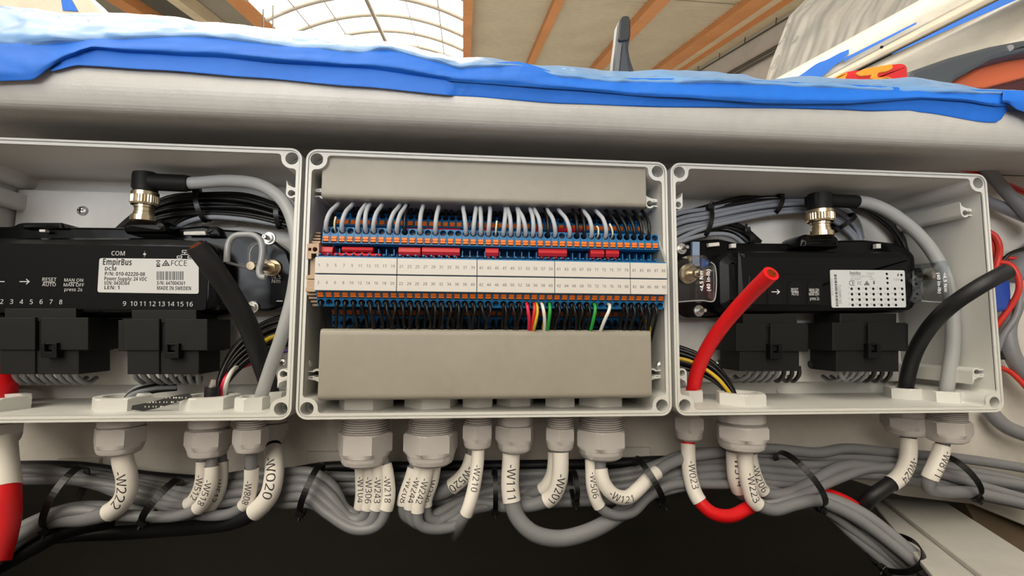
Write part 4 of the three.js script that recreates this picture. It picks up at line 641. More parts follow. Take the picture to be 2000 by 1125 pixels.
  obj('cover_rim', sweep([...smooth(path([[1322, 590, -0.0138], [1370, 587, -0.0138], [1392, 589, -0.0138], [1396, 585, -0.0138], [1396, 519, -0.0138], [1388, 512, -0.0138]]), 40)], 0.0005, { sides: 6 }), M.clearRim, cvL);
  const cov2 = soften([[1800, 588], [1806, 562], [1800, 545], [1806, 524], [1826, 522], [1834, 510], [1848, 508], [1854, 516], [1857, 586], [1850, 590]], 3), ci2 = cov2.map(([x, y]) => [1829 + (x - 1829) * 0.95, 548 + (y - 548) * 0.97]);
  const cvR = tag(obj('clear_cover', hood(cov2, ci2, -0.016, 0.03), M.clear, g), 'clear plastic terminal cover');
  obj('cover_rim', sweep(smooth(path([[1800, 588, -0.0158], [1830, 590, -0.0158], [1857, 588, -0.0158], [1855, 540, -0.0158]]), 30), 0.0005, { sides: 6 }), M.clearRim, cvR);
  const s2 = at(1796, 541, -0.04), s3 = at(1824, 537, -0.03); obj('stud', sweep(smooth([s2, s3], 24), (t) => 0.0033 + 0.0003 * Math.sin(t * 70), { sides: 20 }), M.nickel, g);
  obj('lug', [slab(soften([[1782, 524], [1800, 522], [1806, 536], [1800, 560], [1806, 580], [1796, 592], [1782, 596]], 3), -0.04, 0.025, 0.002)], M.blackGloss, g);
  // torque print on the covers
  const tprint = (cx, cy, zf, rot, o, par) => {
    const w = 0.022, h = 0.0115, [c, k] = CANVAS(512, Math.round(512 * h / w), null); k.clearRect(0, 0, 512, 300); k.fillStyle = '#f2f2f2'; k.font = 'bold 92px sans-serif'; k.textBaseline = 'middle'; k.textAlign = 'center'; k.fillText(o[0], 240, 70); k.fillText(o[1], 256, 195);
    const m = new THREE.MeshStandardMaterial({ map: canvasTex(c), transparent: true, roughness: 0.6, alphaTest: 0.5 }); m.name = 'print';
    const p = at(cx, cy, zf); const q = obj('torque_print', new THREE.PlaneGeometry(w, h).rotateZ(rot).translate(p.x, p.y, p.z), m, par); return q;
  };
  tprint(1377, 547, -0.0135, Math.PI / 2, ['<4,5 Nm', '(40 in-lb)'], cvL); tprint(1840, 553, -0.0155, -Math.PI / 2, ['<4,5 Nm', '(40 in-lb)'], cvR);
}
plugBlock('multi way plug under the dotted label module at its left, beside the red cable', 1438, 1575, 631, 686, 725, -0.026, 0.03);
plugBlock('multi way plug at the right end of the right enclosure beside the thick black cable', 1626, 1770, 630, 685, 726, -0.026, 0.03);
plugBlock('multi way plug right of the first one under the module in the left enclosure', 240, 405, 623, 685, 731, -0.026, 0.06);
plugBlock('multi way plug at the left frame edge under the left module', -10, 172, 620, 684, 731, -0.026, 0.06);
plugLoops([[1462, -40], [1476, -34], [1490, -30], [1503, -28], [1516, -26, 0], [1530, -18, 1], [1546, -16, 1], [1560, -16, 1]].map(([a, b, c]) => [a, b * 0.8, c]), 727, -0.036, 'under the left plug of the right enclosure', 'wire loops under the left plug of the right enclosure');
plugLoops([[1640, 22], [1652, -30], [1665, -28], [1678, -26], [1692, -22], [1706, -18, 1], [1722, -16, 1], [1738, -14, 1]], 727, -0.036, 'under the right plug of the right enclosure', 'wire loops under the right plug of the right enclosure');
plugLoops([[262, 26], [279, 26], [297, 24], [315, 22], [333, 20], [351, 16], [368, 10], [386, 4]], 730, -0.036, 'under the inner plug of the left enclosure', 'wire loops under the inner plug of the left enclosure');
plugLoops([[28, 22], [45, 24], [62, 26], [80, 26], [96, 26], [114, 26], [130, 26], [146, 28]], 730, -0.036, 'under the outer plug of the left enclosure', 'wire loops under the outer plug of the left enclosure');
// ---------- angled network connectors ----------
function elbow(label, cx, z, yTop, yArm, xArm, yNut, yEnd, w, rArm, cab, rCab) {
  const p = at(cx, yEnd, z), g = thing('angled_connector', label, 'connector', p);
  const S = (y) => at(cx, y, z), mm = (d) => Math.abs(at(cx + d, yNut, z).x - at(cx, yNut, z).x), W = mm(w / 2);
  const b = S(yTop), c = S(yNut), arm0 = at(cx, yArm, z), arm1 = at(xArm, yArm + (xArm - cx) * 0.04, z);
  obj('elbow_body', [sweep(smooth([c, b], 6), W * 0.95, { sides: 24 }), sweep(smooth([arm0, arm1], 12), (t) => rArm * (t > 0.93 ? 0.9 : 1), { sides: 24 }), box(b.x - W * 0.9, b.x + W * 0.7, arm0.y - rArm, b.y, z - W * 0.9, z + W * 0.6, 0.002)], M.blackMatte, g);
  const n1 = at(cx, yNut + (yEnd - yNut) * 0.5, z), kn = [], H = c.y - n1.y;
  { const seg = 96, pos = [], idx = []; const prof = [[0, 0.9], [0.02, 1.0], [0.3, 1.0], [0.32, 1.06], [0.85, 1.06], [0.88, 1.0], [1, 0.96]]; // knurled
    for (const [t, r] of prof) for (let k = 0; k <= seg; k++) { const a = k / seg * 2 * Math.PI, rr = W * 1.06 * r * (t > 0.31 && t < 0.86 ? 1 - 0.05 * (k % 3 < 1 ? 0 : 1) : 1); pos.push(c.x + rr * Math.cos(a), n1.y + H * (1 - t), z + rr * Math.sin(a)); }
    for (let i = 0; i < prof.length - 1; i++) for (let k = 0; k < seg; k++) { const q = i * (seg + 1) + k, s = q + seg + 1; idx.push(q, s, q + 1, s, s + 1, q + 1); }
    let gg = new THREE.BufferGeometry(); gg.setAttribute('position', new THREE.Float32BufferAttribute(pos, 3)); gg.setIndex(idx); gg = gg.toNonIndexed(); gg.computeVertexNormals(); kn.push(uvm(gg)); }
  obj('knurled_nut', kn, M.nickel, g);
  const e = S(yEnd), Hh = n1.y - e.y;
  obj('threaded_neck', uvm(lathe([[0.0001, Hh], [W * 0.8, Hh], [W * 0.8, Hh * 0.8], [W * 0.74, Hh * 0.76], [W * 0.74, Hh * 0.5], [W * 0.8, Hh * 0.46], [W * 0.8, Hh * 0.2], [W * 1.0, Hh * 0.18], [W * 1.0, -0.002], [0.0001, -0.002]], 32).translate(c.x, e.y, z)), M.nickel, g);
  obj('cable', sweep(smooth([arm1.clone().lerp(arm0, 0.1), ...path(cab)], 60), rCab, { sides: 16 }), M.cableLight, g);
}
elbow('angled black connector with knurled nut and grey cable on the left module', 284, -0.034, 339, 355, 370, 376, 427, 46, 0.0062, [[385, 357, -0.034], [450, 353, -0.03], [510, 362, -0.022], [552, 392, -0.016], [574, 440, -0.012], [580, 500, -0.012], [573, 570, -0.012], [552, 650, -0.014], [528, 720, -0.02], [510, 775, -0.026], [504, 800, -0.028]], 0.0044);
elbow('angled black connector with knurled nut and grey cable on the right module', 1601, -0.034, 380, 391, 1674, 411, 457, 42, 0.0055, [[1690, 395, -0.034], [1730, 410, -0.032], [1785, 450, -0.03], [1826, 500, -0.028], [1848, 550, -0.026], [1860, 610, -0.025], [1860, 680, -0.025], [1852, 740, -0.027], [1846, 785, -0.03], [1845, 800, -0.03]], 0.0049);
// ---------- cut power cables inside ----------
function powerCable(name, label, pts, r, m, coreR) {
  const P = smooth(path(pts), 60), g = thing(name, label, 'cable', P[P.length - 1]);
  obj('jacket', sweep(P, r, { sides: 24 }), m, g);
  const a = P[P.length - 2], b = P[P.length - 1], d = b.clone().sub(a).normalize();
  const strands = []; const u = V(0, 1, 0).cross(d).normalize(), v = d.clone().cross(u);
  for (let i = 0; i < 19; i++) { const q = i === 0 ? 0 : i < 7 ? 0.42 : 0.8, t = i * (i < 7 ? Math.PI / 3 : Math.PI / 6) + 0.2, c = b.clone().addScaledVector(u, coreR * q * Math.cos(t)).addScaledVector(v, coreR * q * Math.sin(t)); strands.push(sweep([c.clone().addScaledVector(d, -0.002), c.clone().addScaledVector(d, 0.0006 + 0.0005 * rnd())], coreR * 0.19, { sides: 6 })); }
  obj('copper_strands', strands, M.copper, g);
}
powerCable('power_cable', 'thick red cable with cut copper end rising across the right enclosure', [[1346, 800, -0.05], [1352, 770, -0.048], [1362, 725, -0.042], [1385, 675, -0.03], [1418, 628, -0.014], [1460, 580, 0.006], [1506, 534, 0.03]], 0.0054, M.cableRed, 0.0034);
powerCable('power_cable', 'thick black cable bending over the right wall of the right enclosure, copper end cut', [[1767, 790, -0.055], [1771, 745, -0.052], [1786, 690, -0.042], [1815, 640, -0.022], [1860, 595, 0], [1912, 560, 0.012], [1968, 529, 0.016]], 0.0056, M.cableBlack, 0.003);
powerCable('power_cable', 'thick black cable with slanted copper end rising across the left enclosure', [[530, 800, -0.055], [524, 750, -0.048], [508, 700, -0.036], [482, 630, -0.02], [448, 570, -0.008], [410, 515, 0.004], [383, 480, 0.01]], 0.0066, M.cableBlack, 0.0036);
powerCable('power_cable', 'thick red cable stub rising through the floor of the left enclosure at the frame edge', [[-14, 800, -0.045], [-12, 770, -0.046], [-11, 750, -0.048], [-10, 728, -0.052]], 0.0125, M.cableRed, 0.007);
// ---------- cable glands in the enclosure floors ----------
function gland(label, px, z, w, yT, yB, yE, o = {}) {
  const c = at(px, (yT + yB) / 2, z), Y = (y) => at(px, y, z).y, a = Math.abs(at(px + w / 2, yT, z).x - c.x) / 1.09, g = thing('cable_gland', label, 'cable gland', V(c.x, Y(yE), z), 'cable glands under the enclosures');
  const rot = o.rot ?? 0.35, y0 = -BH, t0 = Y(yT), b0 = Y(yB), e0 = Y(yE), tr = (q) => q.translate(c.x, 0, z), nutA = o.nut ?? a * 1.02;
  const nh = o.nh ?? 0.0085, ny = -BH + WALL;
  obj('locknut', [tr(hexTurn(nutA, [[ny, nutA * 0.7], [ny, nutA * 1.155], [ny + nh - 0.001, nutA * 1.155], [ny + nh, nutA * 1.06], [ny + nh, nutA * 0.72], [ny, nutA * 0.7]], 72, o.nrot ?? rot))], M.enclosure, g);
  const th = []; const n = Math.max(3, Math.round((y0 - t0) / 0.0022)); th.push([0.0001, y0], [a * 1.0, y0], [a * 1.0, y0 - (y0 - t0) * (o.flange ?? 0.3)]);
  const ys = y0 - (y0 - t0) * (o.flange ?? 0.3); for (let i = 0; i < n; i++) { const q = ys + (t0 - ys) * (i + 0.2) / n, h = (ys - t0) / n; th.push([a * 0.84, q], [a * 0.97, q - h * 0.25], [a * 0.97, q - h * 0.55], [a * 0.84, q - h * 0.8]); } th.push([a * 0.84, t0 - 0.002]);
  obj('thread', tr(uvm(lathe(th, 40))), M.gland, g);
  obj('cap_nut', [tr(hexTurn(a, [[t0, a * 0.8], [t0, a * 1.05], [t0 - 0.0012, a * 1.155], [b0 + 0.002, a * 1.155], [b0 - 0.001, a * 1.01], [b0 - 0.0012, a * 0.9]], 96, rot)), tr(uvm(lathe([[a * 0.97, b0 + 0.004], [a * 0.985, b0 - 0.001], [a * 0.97, b0 + (e0 - b0) * 0.45], [a * 0.9, b0 + (e0 - b0) * 0.75], [a * 0.74, b0 + (e0 - b0) * 0.95], [a * 0.6, e0], [a * 0.48, e0], [a * 0.48, b0]], 48)))], M.gland, g);
}
gland('cable gland under the left enclosure holding the cable marked -W222', 236, -0.03, 92, 832, 868, 886, { nut: 0.0158, flange: 0.9 });
gland('cable gland under the left enclosure holding the sleeves -W512, -W518 and -W513', 408, -0.03, 84, 838, 872, 892, { nut: 0.0163, flange: 0.8, rot: 0.2 });
gland('small cable gland under the left enclosure holding the cable marked -W808', 490, -0.022, 64, 835, 868, 884, { nut: 0.0095, rot: 0.1 });
gland('cable gland hidden behind its neighbour under the left enclosure, holding the cable marked -W020', 534, -0.055, 54, 826, 846, 868, { nut: 0.011, flange: 0.9 });
gland('cable gland at the left frame edge holding the thick red cable', -10, -0.03, 96, 826, 850, 870, { nut: 0.0165, flange: 0.9 });
gland('large cable gland under the middle enclosure, leftmost of its six, with the -W104 group', 713, -0.03, 104, 842, 884, 908, { rot: 0.62, nut: 0.017 });
gland('large cable gland under the middle enclosure, second from left, with the -W208 group', 842, -0.03, 102, 842, 882, 907, { rot: 0.28, nut: 0.017 });
gland('small cable gland under the middle enclosure holding the cable marked -W210', 933, -0.028, 60, 827, 858, 876, { rot: 0.1, nut: 0.0105 });
gland('cable gland under the middle enclosure holding the thick cable marked -W111', 1006, -0.034, 75, 829, 860, 883, { rot: 0.3, flange: 0.95, nut: 0.0125 });
gland('small cable gland under the middle enclosure holding the cable marked -W201', 1094, -0.026, 57, 834, 862, 880, { rot: 0.2, nut: 0.0105 });
gland('large cable gland under the middle enclosure, rightmost, with the sleeves -W506', 1174, -0.03, 94, 836, 872, 895, { rot: 0.3, nut: 0.0155 });
gland('cable gland under the right enclosure holding the red cable marked -W023', 1345, -0.045, 54, 812, 840, 860, { flange: 0.98, nut: 0.0105 });
gland('large cable gland under the right enclosure holding the sleeves -W514 and -W223', 1448, -0.028, 90, 828, 856, 879, { rot: 0.35, nut: 0.0162, flange: 0.8 });
gland('cable gland under the right enclosure holding the black cable marked -W024', 1770, -0.05, 72, 812, 834, 850, { flange: 0.98, nut: 0.0125 });
gland('cable gland at the right end of the right enclosure holding the cable marked -W811', 1848, -0.03, 68, 820, 848, 863, { nut: 0.0122, rot: 0.1 });
// ---------- outside cables with printed sleeves ----------
const sleeveBase = '#f3eee6';
function sleeveMat(textStr, len, r, start) {
  const W = 512, H = Math.max(64, Math.round(W * 2 * Math.PI * r / len)), [c, k] = CANVAS(W, H, sleeveBase);
  k.fillStyle = '#232124'; const fs = r * 1.1 / len * W; k.font = `${Math.round(fs * 1.25)}px sans-serif`; k.textAlign = 'left'; k.textBaseline = 'middle'; k.fillText(textStr, W * start, H * 0.5);
  const t = canvasTex(c); return mat(0xffffff, 0.42, { map: t, bumpMap: GRAIN, bumpScale: 0.00001 });
}
// pts in the photograph's frame with depth; sy = rows where the sleeve begins and ends
function markedCable(label, str, pts, r, m, sy, o = {}) {
  const S = smooth(path(pts), 110), g = thing('cable', label, 'cable', S[0], 'marked cables below the enclosures');
  let i0 = 0; while (i0 < S.length - 5 && rowOf(S[i0]) < sy[0]) i0++; let i1 = i0 + 3; if (o.end) i1 = Math.round(o.end * S.length); else while (i1 < S.length - 2 && rowOf(S[i1]) < sy[1]) i1++;
  obj('jacket', sweep(S, r, { sides: 16 }), m, g);
  const sub = S.slice(i0, i1 + 1), len = sub.reduce((a, p, i) => i ? a + p.distanceTo(sub[i - 1]) : 0, 0), R = r * (o.fat ?? 1.16) + 0.0003;
  const sl = obj('marker_sleeve', sweep(sub, R, { sides: 24, unit: true, caps: false }), sleeveMat(str, len, R, o.start ?? 0.24), g); sl.userData.label = 'white sleeve printed ' + str;
}
const G = 0.0037, ZF = -0.03, ZB = -0.05;
markedCable('grey cable with white sleeve -W222 curling left under the left enclosure', '-W222', [[238, 870, ZF], [240, 900, ZF], [248, 935, ZF], [244, 970, ZF], [218, 998, -0.032], [170, 1012, -0.036], [100, 1018, -0.038], [40, 1050, -0.036], [-40, 1120, -0.03]], 0.0052, M.cable, [884, 1000]);
markedCable('grey cable with white sleeve -W512, leftmost of three under one gland', '-W512', [[398, 880, -0.036], [397, 910, -0.036], [392, 950, -0.037], [372, 982, -0.04], [330, 985, -0.045], [240, 965, -0.05], [130, 925, -0.052], [-40, 918, -0.05]], G, M.cable, [895, 983]);
markedCable('grey cable with white sleeve -W518 in front of its two neighbours', '-W518', [[414, 880, -0.028], [414, 905, -0.027], [410, 950, -0.027], [388, 992, -0.03], [345, 1008, -0.034], [260, 1008, -0.036], [130, 1000, -0.036], [60, 1035, -0.034], [-40, 1100, -0.03]], G, M.cable, [906, 992]);
markedCable('grey cable with white sleeve -W513, rightmost of three under one gland', '-W513', [[431, 880, -0.036], [432, 905, -0.036], [428, 955, -0.037], [408, 992, -0.04], [370, 1000, -0.046], [300, 998, -0.05], [150, 990, -0.048], [60, 1020, -0.046], [-40, 1080, -0.04]], G, M.cable, [896, 993]);
markedCable('grey cable with white sleeve -W808 beside the -W020 cable', '-W808', [[490, 870, -0.022], [491, 900, -0.023], [490, 945, -0.026], [481, 982, -0.03], [450, 1003, -0.034], [400, 1006, -0.038], [330, 990, -0.045], [220, 955, -0.05], [100, 930, -0.052], [-40, 930, -0.05]], G, M.cable, [912, 985]);
markedCable('black cable with wide white sleeve -W020 beside the -W808 cable', '-W020', [[534, 850, -0.055], [534, 875, -0.048], [536, 900, -0.036], [535, 930, -0.028], [527, 965, -0.026], [502, 996, -0.028], [460, 1018, -0.036], [380, 1030, -0.058], [250, 1040, -0.08], [100, 1050, -0.08], [-40, 1090, -0.07]], 0.0052, M.cableBlack, [878, 998]);
const bundleL = (y, z) => { const q = (y - 922) / 48, yy = (a, s) => a + q * s; return [[545, y + 2, z], [450, y + 10, z - 0.002], [380, yy(948, 38), z - 0.006 + q * 0.004], [280, yy(938, 22), -0.066 + q * 0.016], [150, yy(918, 20), -0.068 + q * 0.018], [-40, yy(916, 22), -0.068 + q * 0.018]]; };
markedCable('grey cable with white sleeve -W104, leftmost of four under the first large gland', '-W104', [[704, 890, -0.036], [706, 930, -0.036], [706, 975, -0.036], [698, 1003, -0.038], [676, 995, -0.04], [650, 950, -0.042], [612, 924, -0.044], ...bundleL(922, -0.048)], G, M.cable, [905, 987]);
markedCable('grey cable with white sleeve -W306, second of four under the first large gland', '-W306', [[718, 890, -0.03], [722, 930, -0.029], [720, 980, -0.029], [708, 1012, -0.03], [680, 1012, -0.032], [645, 968, -0.035], [606, 940, -0.038], ...bundleL(938, -0.043)], G, M.cable, [905, 993]);
markedCable('grey cable with white sleeve -W243, third of four under the first large gland', '-W243', [[733, 890, -0.028], [739, 930, -0.027], [737, 985, -0.027], [722, 1022, -0.027], [686, 1024, -0.029], [642, 985, -0.032], [603, 956, -0.035], ...bundleL(954, -0.04)], G, M.cable, [905, 992]);
markedCable('grey cable with white sleeve -W218, rightmost of four under the first large gland', '-W218', [[748, 890, -0.03], [757, 930, -0.028], [758, 980, -0.026], [738, 1026, -0.025], [694, 1034, -0.026], [640, 1003, -0.03], [600, 972, -0.033], ...bundleL(970, -0.04)], G, M.cable, [905, 988]);
tag(obj('cable', sweep(smooth(path([[700, 1020, -0.034], [650, 1010, -0.036], [612, 985, -0.036], [560, 984, -0.04], [480, 985, -0.046], [380, 990, -0.05]]), 50), G, { sides: 14 }), M.cable), 'lowest grey cable of the loop left of the first large gland', 'cable', 'unmarked grey cables below the enclosures');
const bundleR = (y, z) => [[905, y, z], [980, y - 22, z - 0.004], [1060, y - 34, z - 0.006]];
markedCable('grey cable with white sleeve -W208, leftmost of four under the second large gland', '-W208', [[815, 890, -0.032], [802, 935, -0.032], [788, 978, -0.032], [790, 1005, -0.033], [815, 1018, -0.036], [860, 1000, -0.042], ...bundleR(975, -0.05)], G, M.cable, [912, 984]);
markedCable('grey cable with white sleeve -W244, second of four under the second large gland', '-W244', [[826, 890, -0.03], [814, 940, -0.029], [802, 985, -0.029], [804, 1015, -0.03], [832, 1026, -0.033], [880, 1008, -0.04], ...bundleR(990, -0.046)], G, M.cable, [906, 989]);
markedCable('grey cable with white sleeve -W242, third of four under the second large gland', '-W242', [[839, 890, -0.028], [830, 940, -0.027], [816, 994, -0.027], [820, 1024, -0.027], [850, 1034, -0.03], [900, 1022, -0.036], ...bundleR(1005, -0.042)], G, M.cable, [906, 997]);
markedCable('grey cable with white sleeve -W220, rightmost of four under the second large gland', '-W220', [[852, 890, -0.034], [844, 940, -0.033], [832, 980, -0.033], [838, 1012, -0.034], [868, 1018, -0.038], [920, 1002, -0.044], ...bundleR(996, -0.05)], G, M.cable, [906, 985]);
markedCable('grey cable with white sleeve -W520 bending left behind the -W210 cable', '-W520', [[926, 865, -0.036], [924, 890, -0.036], [912, 922, -0.038], [886, 948, -0.041], [860, 962, -0.044], [830, 966, -0.05], [780, 962, -0.06]], 0.0052, M.cable, [884, 950], { fat: 1.1 });
markedCable('grey cable with white sleeve -W210 crossing in front of the -W520 sleeve', '-W210', [[934, 865, -0.026], [933, 900, -0.024], [926, 950, -0.02], [914, 995, -0.018], [902, 1020, -0.022], [894, 1040, -0.04], [890, 1048, -0.07]], G, M.cable, [876, 1003]);
markedCable('thick grey cable with white sleeve -W111 making a deep loop to the right', '-W111', [[1000, 865, -0.034], [998, 900, -0.033], [997, 960, -0.03], [1008, 1006, -0.027], [1040, 1040, -0.024], [1090, 1052, -0.024], [1140, 1042, -0.026], [1190, 1018, -0.032], [1240, 980, -0.042], [1330, 930, -0.056], [1430, 905, -0.06]], 0.0058, M.cable, [882, 976], { fat: 1.08, start: 0.22 });
markedCable('grey cable with white sleeve -W201 in front of a second sleeve', '-W201', [[1094, 865, -0.024], [1095, 900, -0.023], [1092, 940, -0.024], [1078, 970, -0.028], [1045, 985, -0.034], [990, 988, -0.042], [920, 980, -0.05], [850, 975, -0.056], [760, 965, -0.06]], 0.0048, M.cable, [881, 976], { start: 0.34 });
markedCable('grey cable with white sleeve half hidden behind the -W201 sleeve', '', [[1083, 865, -0.036], [1083, 900, -0.036], [1078, 930, -0.038], [1062, 954, -0.042], [1030, 966, -0.05], [960, 968, -0.056], [880, 960, -0.06]], 0.0042, M.cable, [881, 955]);
const bundleX = (y0, y1, y2, z) => [[1265, y0, z], [1310, y0 - 24, z - 0.004], [1400, y1, z - 0.008], [1480, y1 + 2, z - 0.01], [1570, y2, z - 0.01]];
const tailA = (y, z) => [[1650, y - 8, z], [1760, y + 2, z - 0.004], [1880, y + 12, z - 0.006], [2060, y + 40, z - 0.006]];
const tailB = (y, z) => [[1610, y + 12, z], [1680, y + 62, z + 0.006], [1760, y + 124, z + 0.012], [1840, y + 190, z + 0.02]];
markedCable('grey cable with white sleeve -W506 left of the curled sleeve', '-W506', [[1154, 880, -0.03], [1155, 910, -0.028], [1158, 955, -0.026], [1172, 990, -0.026], [1200, 1006, -0.028], [1236, 1000, -0.032], ...bundleX(972, 946, 982, -0.038), ...tailB(984, -0.04)], G, M.cable, [895, 985]);
markedCable('grey cable with curled white sleeve -W121 under the rightmost large gland', '-W121', [[1172, 880, -0.024], [1172, 905, -0.024], [1178, 940, -0.022], [1198, 966, -0.022], [1224, 972, -0.024], [1246, 956, -0.028], [1268, 934, -0.034], [1320, 900, -0.042], [1400, 884, -0.05], [1500, 876, -0.056], [1600, 884, -0.058], ...tailA(884, -0.06)], 0.0042, M.cable, [914, 960], { end: 0.168 });
markedCable('thick red cable with white sleeve -W023 looping right under the right enclosure', '-W023', [[1344, 845, -0.045], [1344, 880, -0.043], [1348, 930, -0.038], [1362, 972, -0.032], [1388, 1000, -0.028], [1424, 1008, -0.028], [1462, 992, -0.034], [1500, 972, -0.05], [1560, 962, -0.052], [1610, 964, -0.05], [1660, 984, -0.048], [1720, 1030, -0.05]], 0.0049, M.cableRed, [862, 974], { fat: 1.06, start: 0.3 });
markedCable('grey cable with white sleeve -W514 behind the -W223 sleeve', '-W514', [[1434, 865, -0.036], [1434, 900, -0.036], [1438, 940, -0.038], [1452, 968, -0.044], [1490, 970, -0.05], ...bundleX(962, 962, 962, -0.05).slice(4), ...tailA(934, -0.056)], 0.0048, M.cable, [876, 952], { start: 0.05 });
markedCable('grey cable with white sleeve -W223 in the foreground under the right enclosure', '-W223', [[1456, 865, -0.028], [1456, 900, -0.027], [1462, 945, -0.026], [1474, 980, -0.026], [1508, 996, -0.027], [1550, 986, -0.03], [1590, 978, -0.032], [1630, 990, -0.03], [1700, 1030, -0.026], [1800, 1110, -0.012], [1850, 1155, -0.004]], 0.0045, M.cable, [879, 984], { start: 0.36 });
markedCable('grey cable with white sleeve ending in 06 behind the -W223 sleeve', '-W206', [[1462, 870, -0.036], [1466, 900, -0.036], [1476, 935, -0.036], [1494, 962, -0.038], [1530, 966, -0.04], [1575, 948, -0.044], ...tailA(918, -0.05)], 0.0045, M.cable, [880, 955]);
markedCable('thick black cable with white sleeve -W024 bending left under the right enclosure', '-W024', [[1772, 835, -0.05], [1774, 860, -0.049], [1772, 900, -0.046], [1756, 932, -0.042], [1728, 952, -0.04], [1700, 972, -0.042], [1682, 995, -0.05], [1676, 1020, -0.07]], 0.0056, M.cableBlack, [856, 944], { fat: 1.05, start: 0.34 });
markedCable('grey cable with white sleeve -W811 at the right end under the right enclosure', '-W811', [[1843, 850, -0.03], [1840, 875, -0.03], [1828, 908, -0.03], [1816, 934, -0.031], [1814, 952, -0.034], [1840, 960, -0.04], [1900, 962, -0.044], [1960, 975, -0.044], [2060, 1000, -0.044]], 0.0047, M.cable, [866, 931], { start: 0.14 });
markedCable('very thick red cable with white sleeve at the left frame edge', '', [[-6, 850, -0.03], [-4, 900, -0.02], [2, 960, -0.012], [0, 1020, -0.008], [-20, 1100, 0]], 0.0098, M.cableRed, [864, 955], { fat: 1.0 });
// unmarked cables of the trunk bundle
const loose = (name, label, pts, r, m, group = 'unmarked grey cables below the enclosures') => tag(obj(name, sweep(smooth(path(pts), 60), r, { sides: 14 }), m), label, 'cable', group);
loose('cable', 'topmost grey cable of the trunk behind the first large glands', [[560, 925, -0.06], [640, 930, -0.06], [760, 932, -0.062], [900, 928, -0.062], [1060, 925, -0.062], [1200, 925, -0.06], [1270, 912, -0.056], [1340, 886, -0.056], [1450, 884, -0.06], [1570, 890, -0.062], [1700, 896, -0.062], [1900, 920, -0.062], [2060, 955, -0.06]], G, M.cable);
loose('cable', 'second grey cable of the trunk from the top behind the marked sleeves', [[640, 945, -0.064], [760, 945, -0.062], [900, 942, -0.06], [1060, 940, -0.06], [1200, 938, -0.058], [1268, 926, -0.054], [1340, 904, -0.054], [1450, 900, -0.058], [1570, 908, -0.058], [1700, 908, -0.06], [1900, 936, -0.06], [2060, 970, -0.06]], G, M.cable);
loose('cable', 'third grey cable of the trunk from the top behind the marked sleeves', [[640, 960, -0.064], [760, 957, -0.06], [900, 954, -0.057], [1060, 954, -0.056], [1200, 952, -0.054], [1266, 942, -0.05], [1340, 920, -0.05], [1450, 914, -0.056], [1570, 924, -0.056], [1700, 920, -0.056], [1900, 952, -0.056], [2060, 984, -0.056]], G, M.cable);
loose('cable', 'fourth grey cable of the trunk from the top, partly behind the thick loop', [[830, 968, -0.058], [900, 967, -0.054], [1060, 968, -0.053], [1200, 966, -0.05], [1264, 958, -0.046], [1340, 936, -0.047], [1450, 928, -0.054], [1570, 938, -0.054], [1700, 926, -0.054], [1900, 966, -0.052], [2060, 1000, -0.05]], G, M.cable);
loose('cable', 'lowest grey cable of the trunk left of the -W201 sleeve', [[840, 982, -0.06], [900, 980, -0.054], [1060, 982, -0.05], [1200, 976, -0.048], [1262, 968, -0.044], [1340, 950, -0.046], [1450, 944, -0.052], [1570, 952, -0.052], [1640, 990, -0.04], [1720, 1062, -0.03], [1800, 1128, -0.02], [1840, 1165, -0.016]], G, M.cable);
loose('cable', 'grey cable with faint print at the lower edge of the right trunk', [[1480, 984, -0.04], [1530, 978, -0.036], [1580, 960, -0.038], [1640, 934, -0.044], [1700, 915, -0.05], [1800, 918, -0.052], [1900, 944, -0.05], [2060, 990, -0.048]], G, M.cable);
loose('cable', 'grey cable running down to the lower right, closest to the beam', [[1560, 976, -0.046], [1610, 972, -0.04], [1680, 1000, -0.03], [1770, 1070, -0.018], [1850, 1140, -0.006]], 0.0047, M.cable);
loose('cable', 'grey cable running down to the lower right, farthest from the beam', [[1540, 985, -0.046], [1600, 990, -0.044], [1670, 1050, -0.036], [1740, 1110, -0.03], [1790, 1160, -0.026]], 0.0038, M.cable);
loose('corrugated_tube', 'black corrugated tube along the top of the trunk behind the sleeves', [[560, 925, -0.072], [640, 912, -0.074], [760, 912, -0.074], [900, 910, -0.074], [1060, 908, -0.074], [1200, 905, -0.074], [1290, 900, -0.074], [1400, 905, -0.08]], 0.0042, M.cableBlack, 'black tubes in the trunk');
loose('corrugated_tube', 'black tube along the upper left of the trunk behind the -W512 sleeves', [[-40, 912, -0.066], [150, 912, -0.066], [300, 932, -0.068], [450, 940, -0.07], [560, 928, -0.072]], 0.004, M.cableBlack, 'black tubes in the trunk');
loose('corrugated_tube', 'black tube low at the left frame edge under the grey cables', [[-40, 1125, -0.04], [60, 1070, -0.045], [130, 1035, -0.05], [220, 1016, -0.07]], 0.006, M.cableBlack, 'black tubes in the trunk');
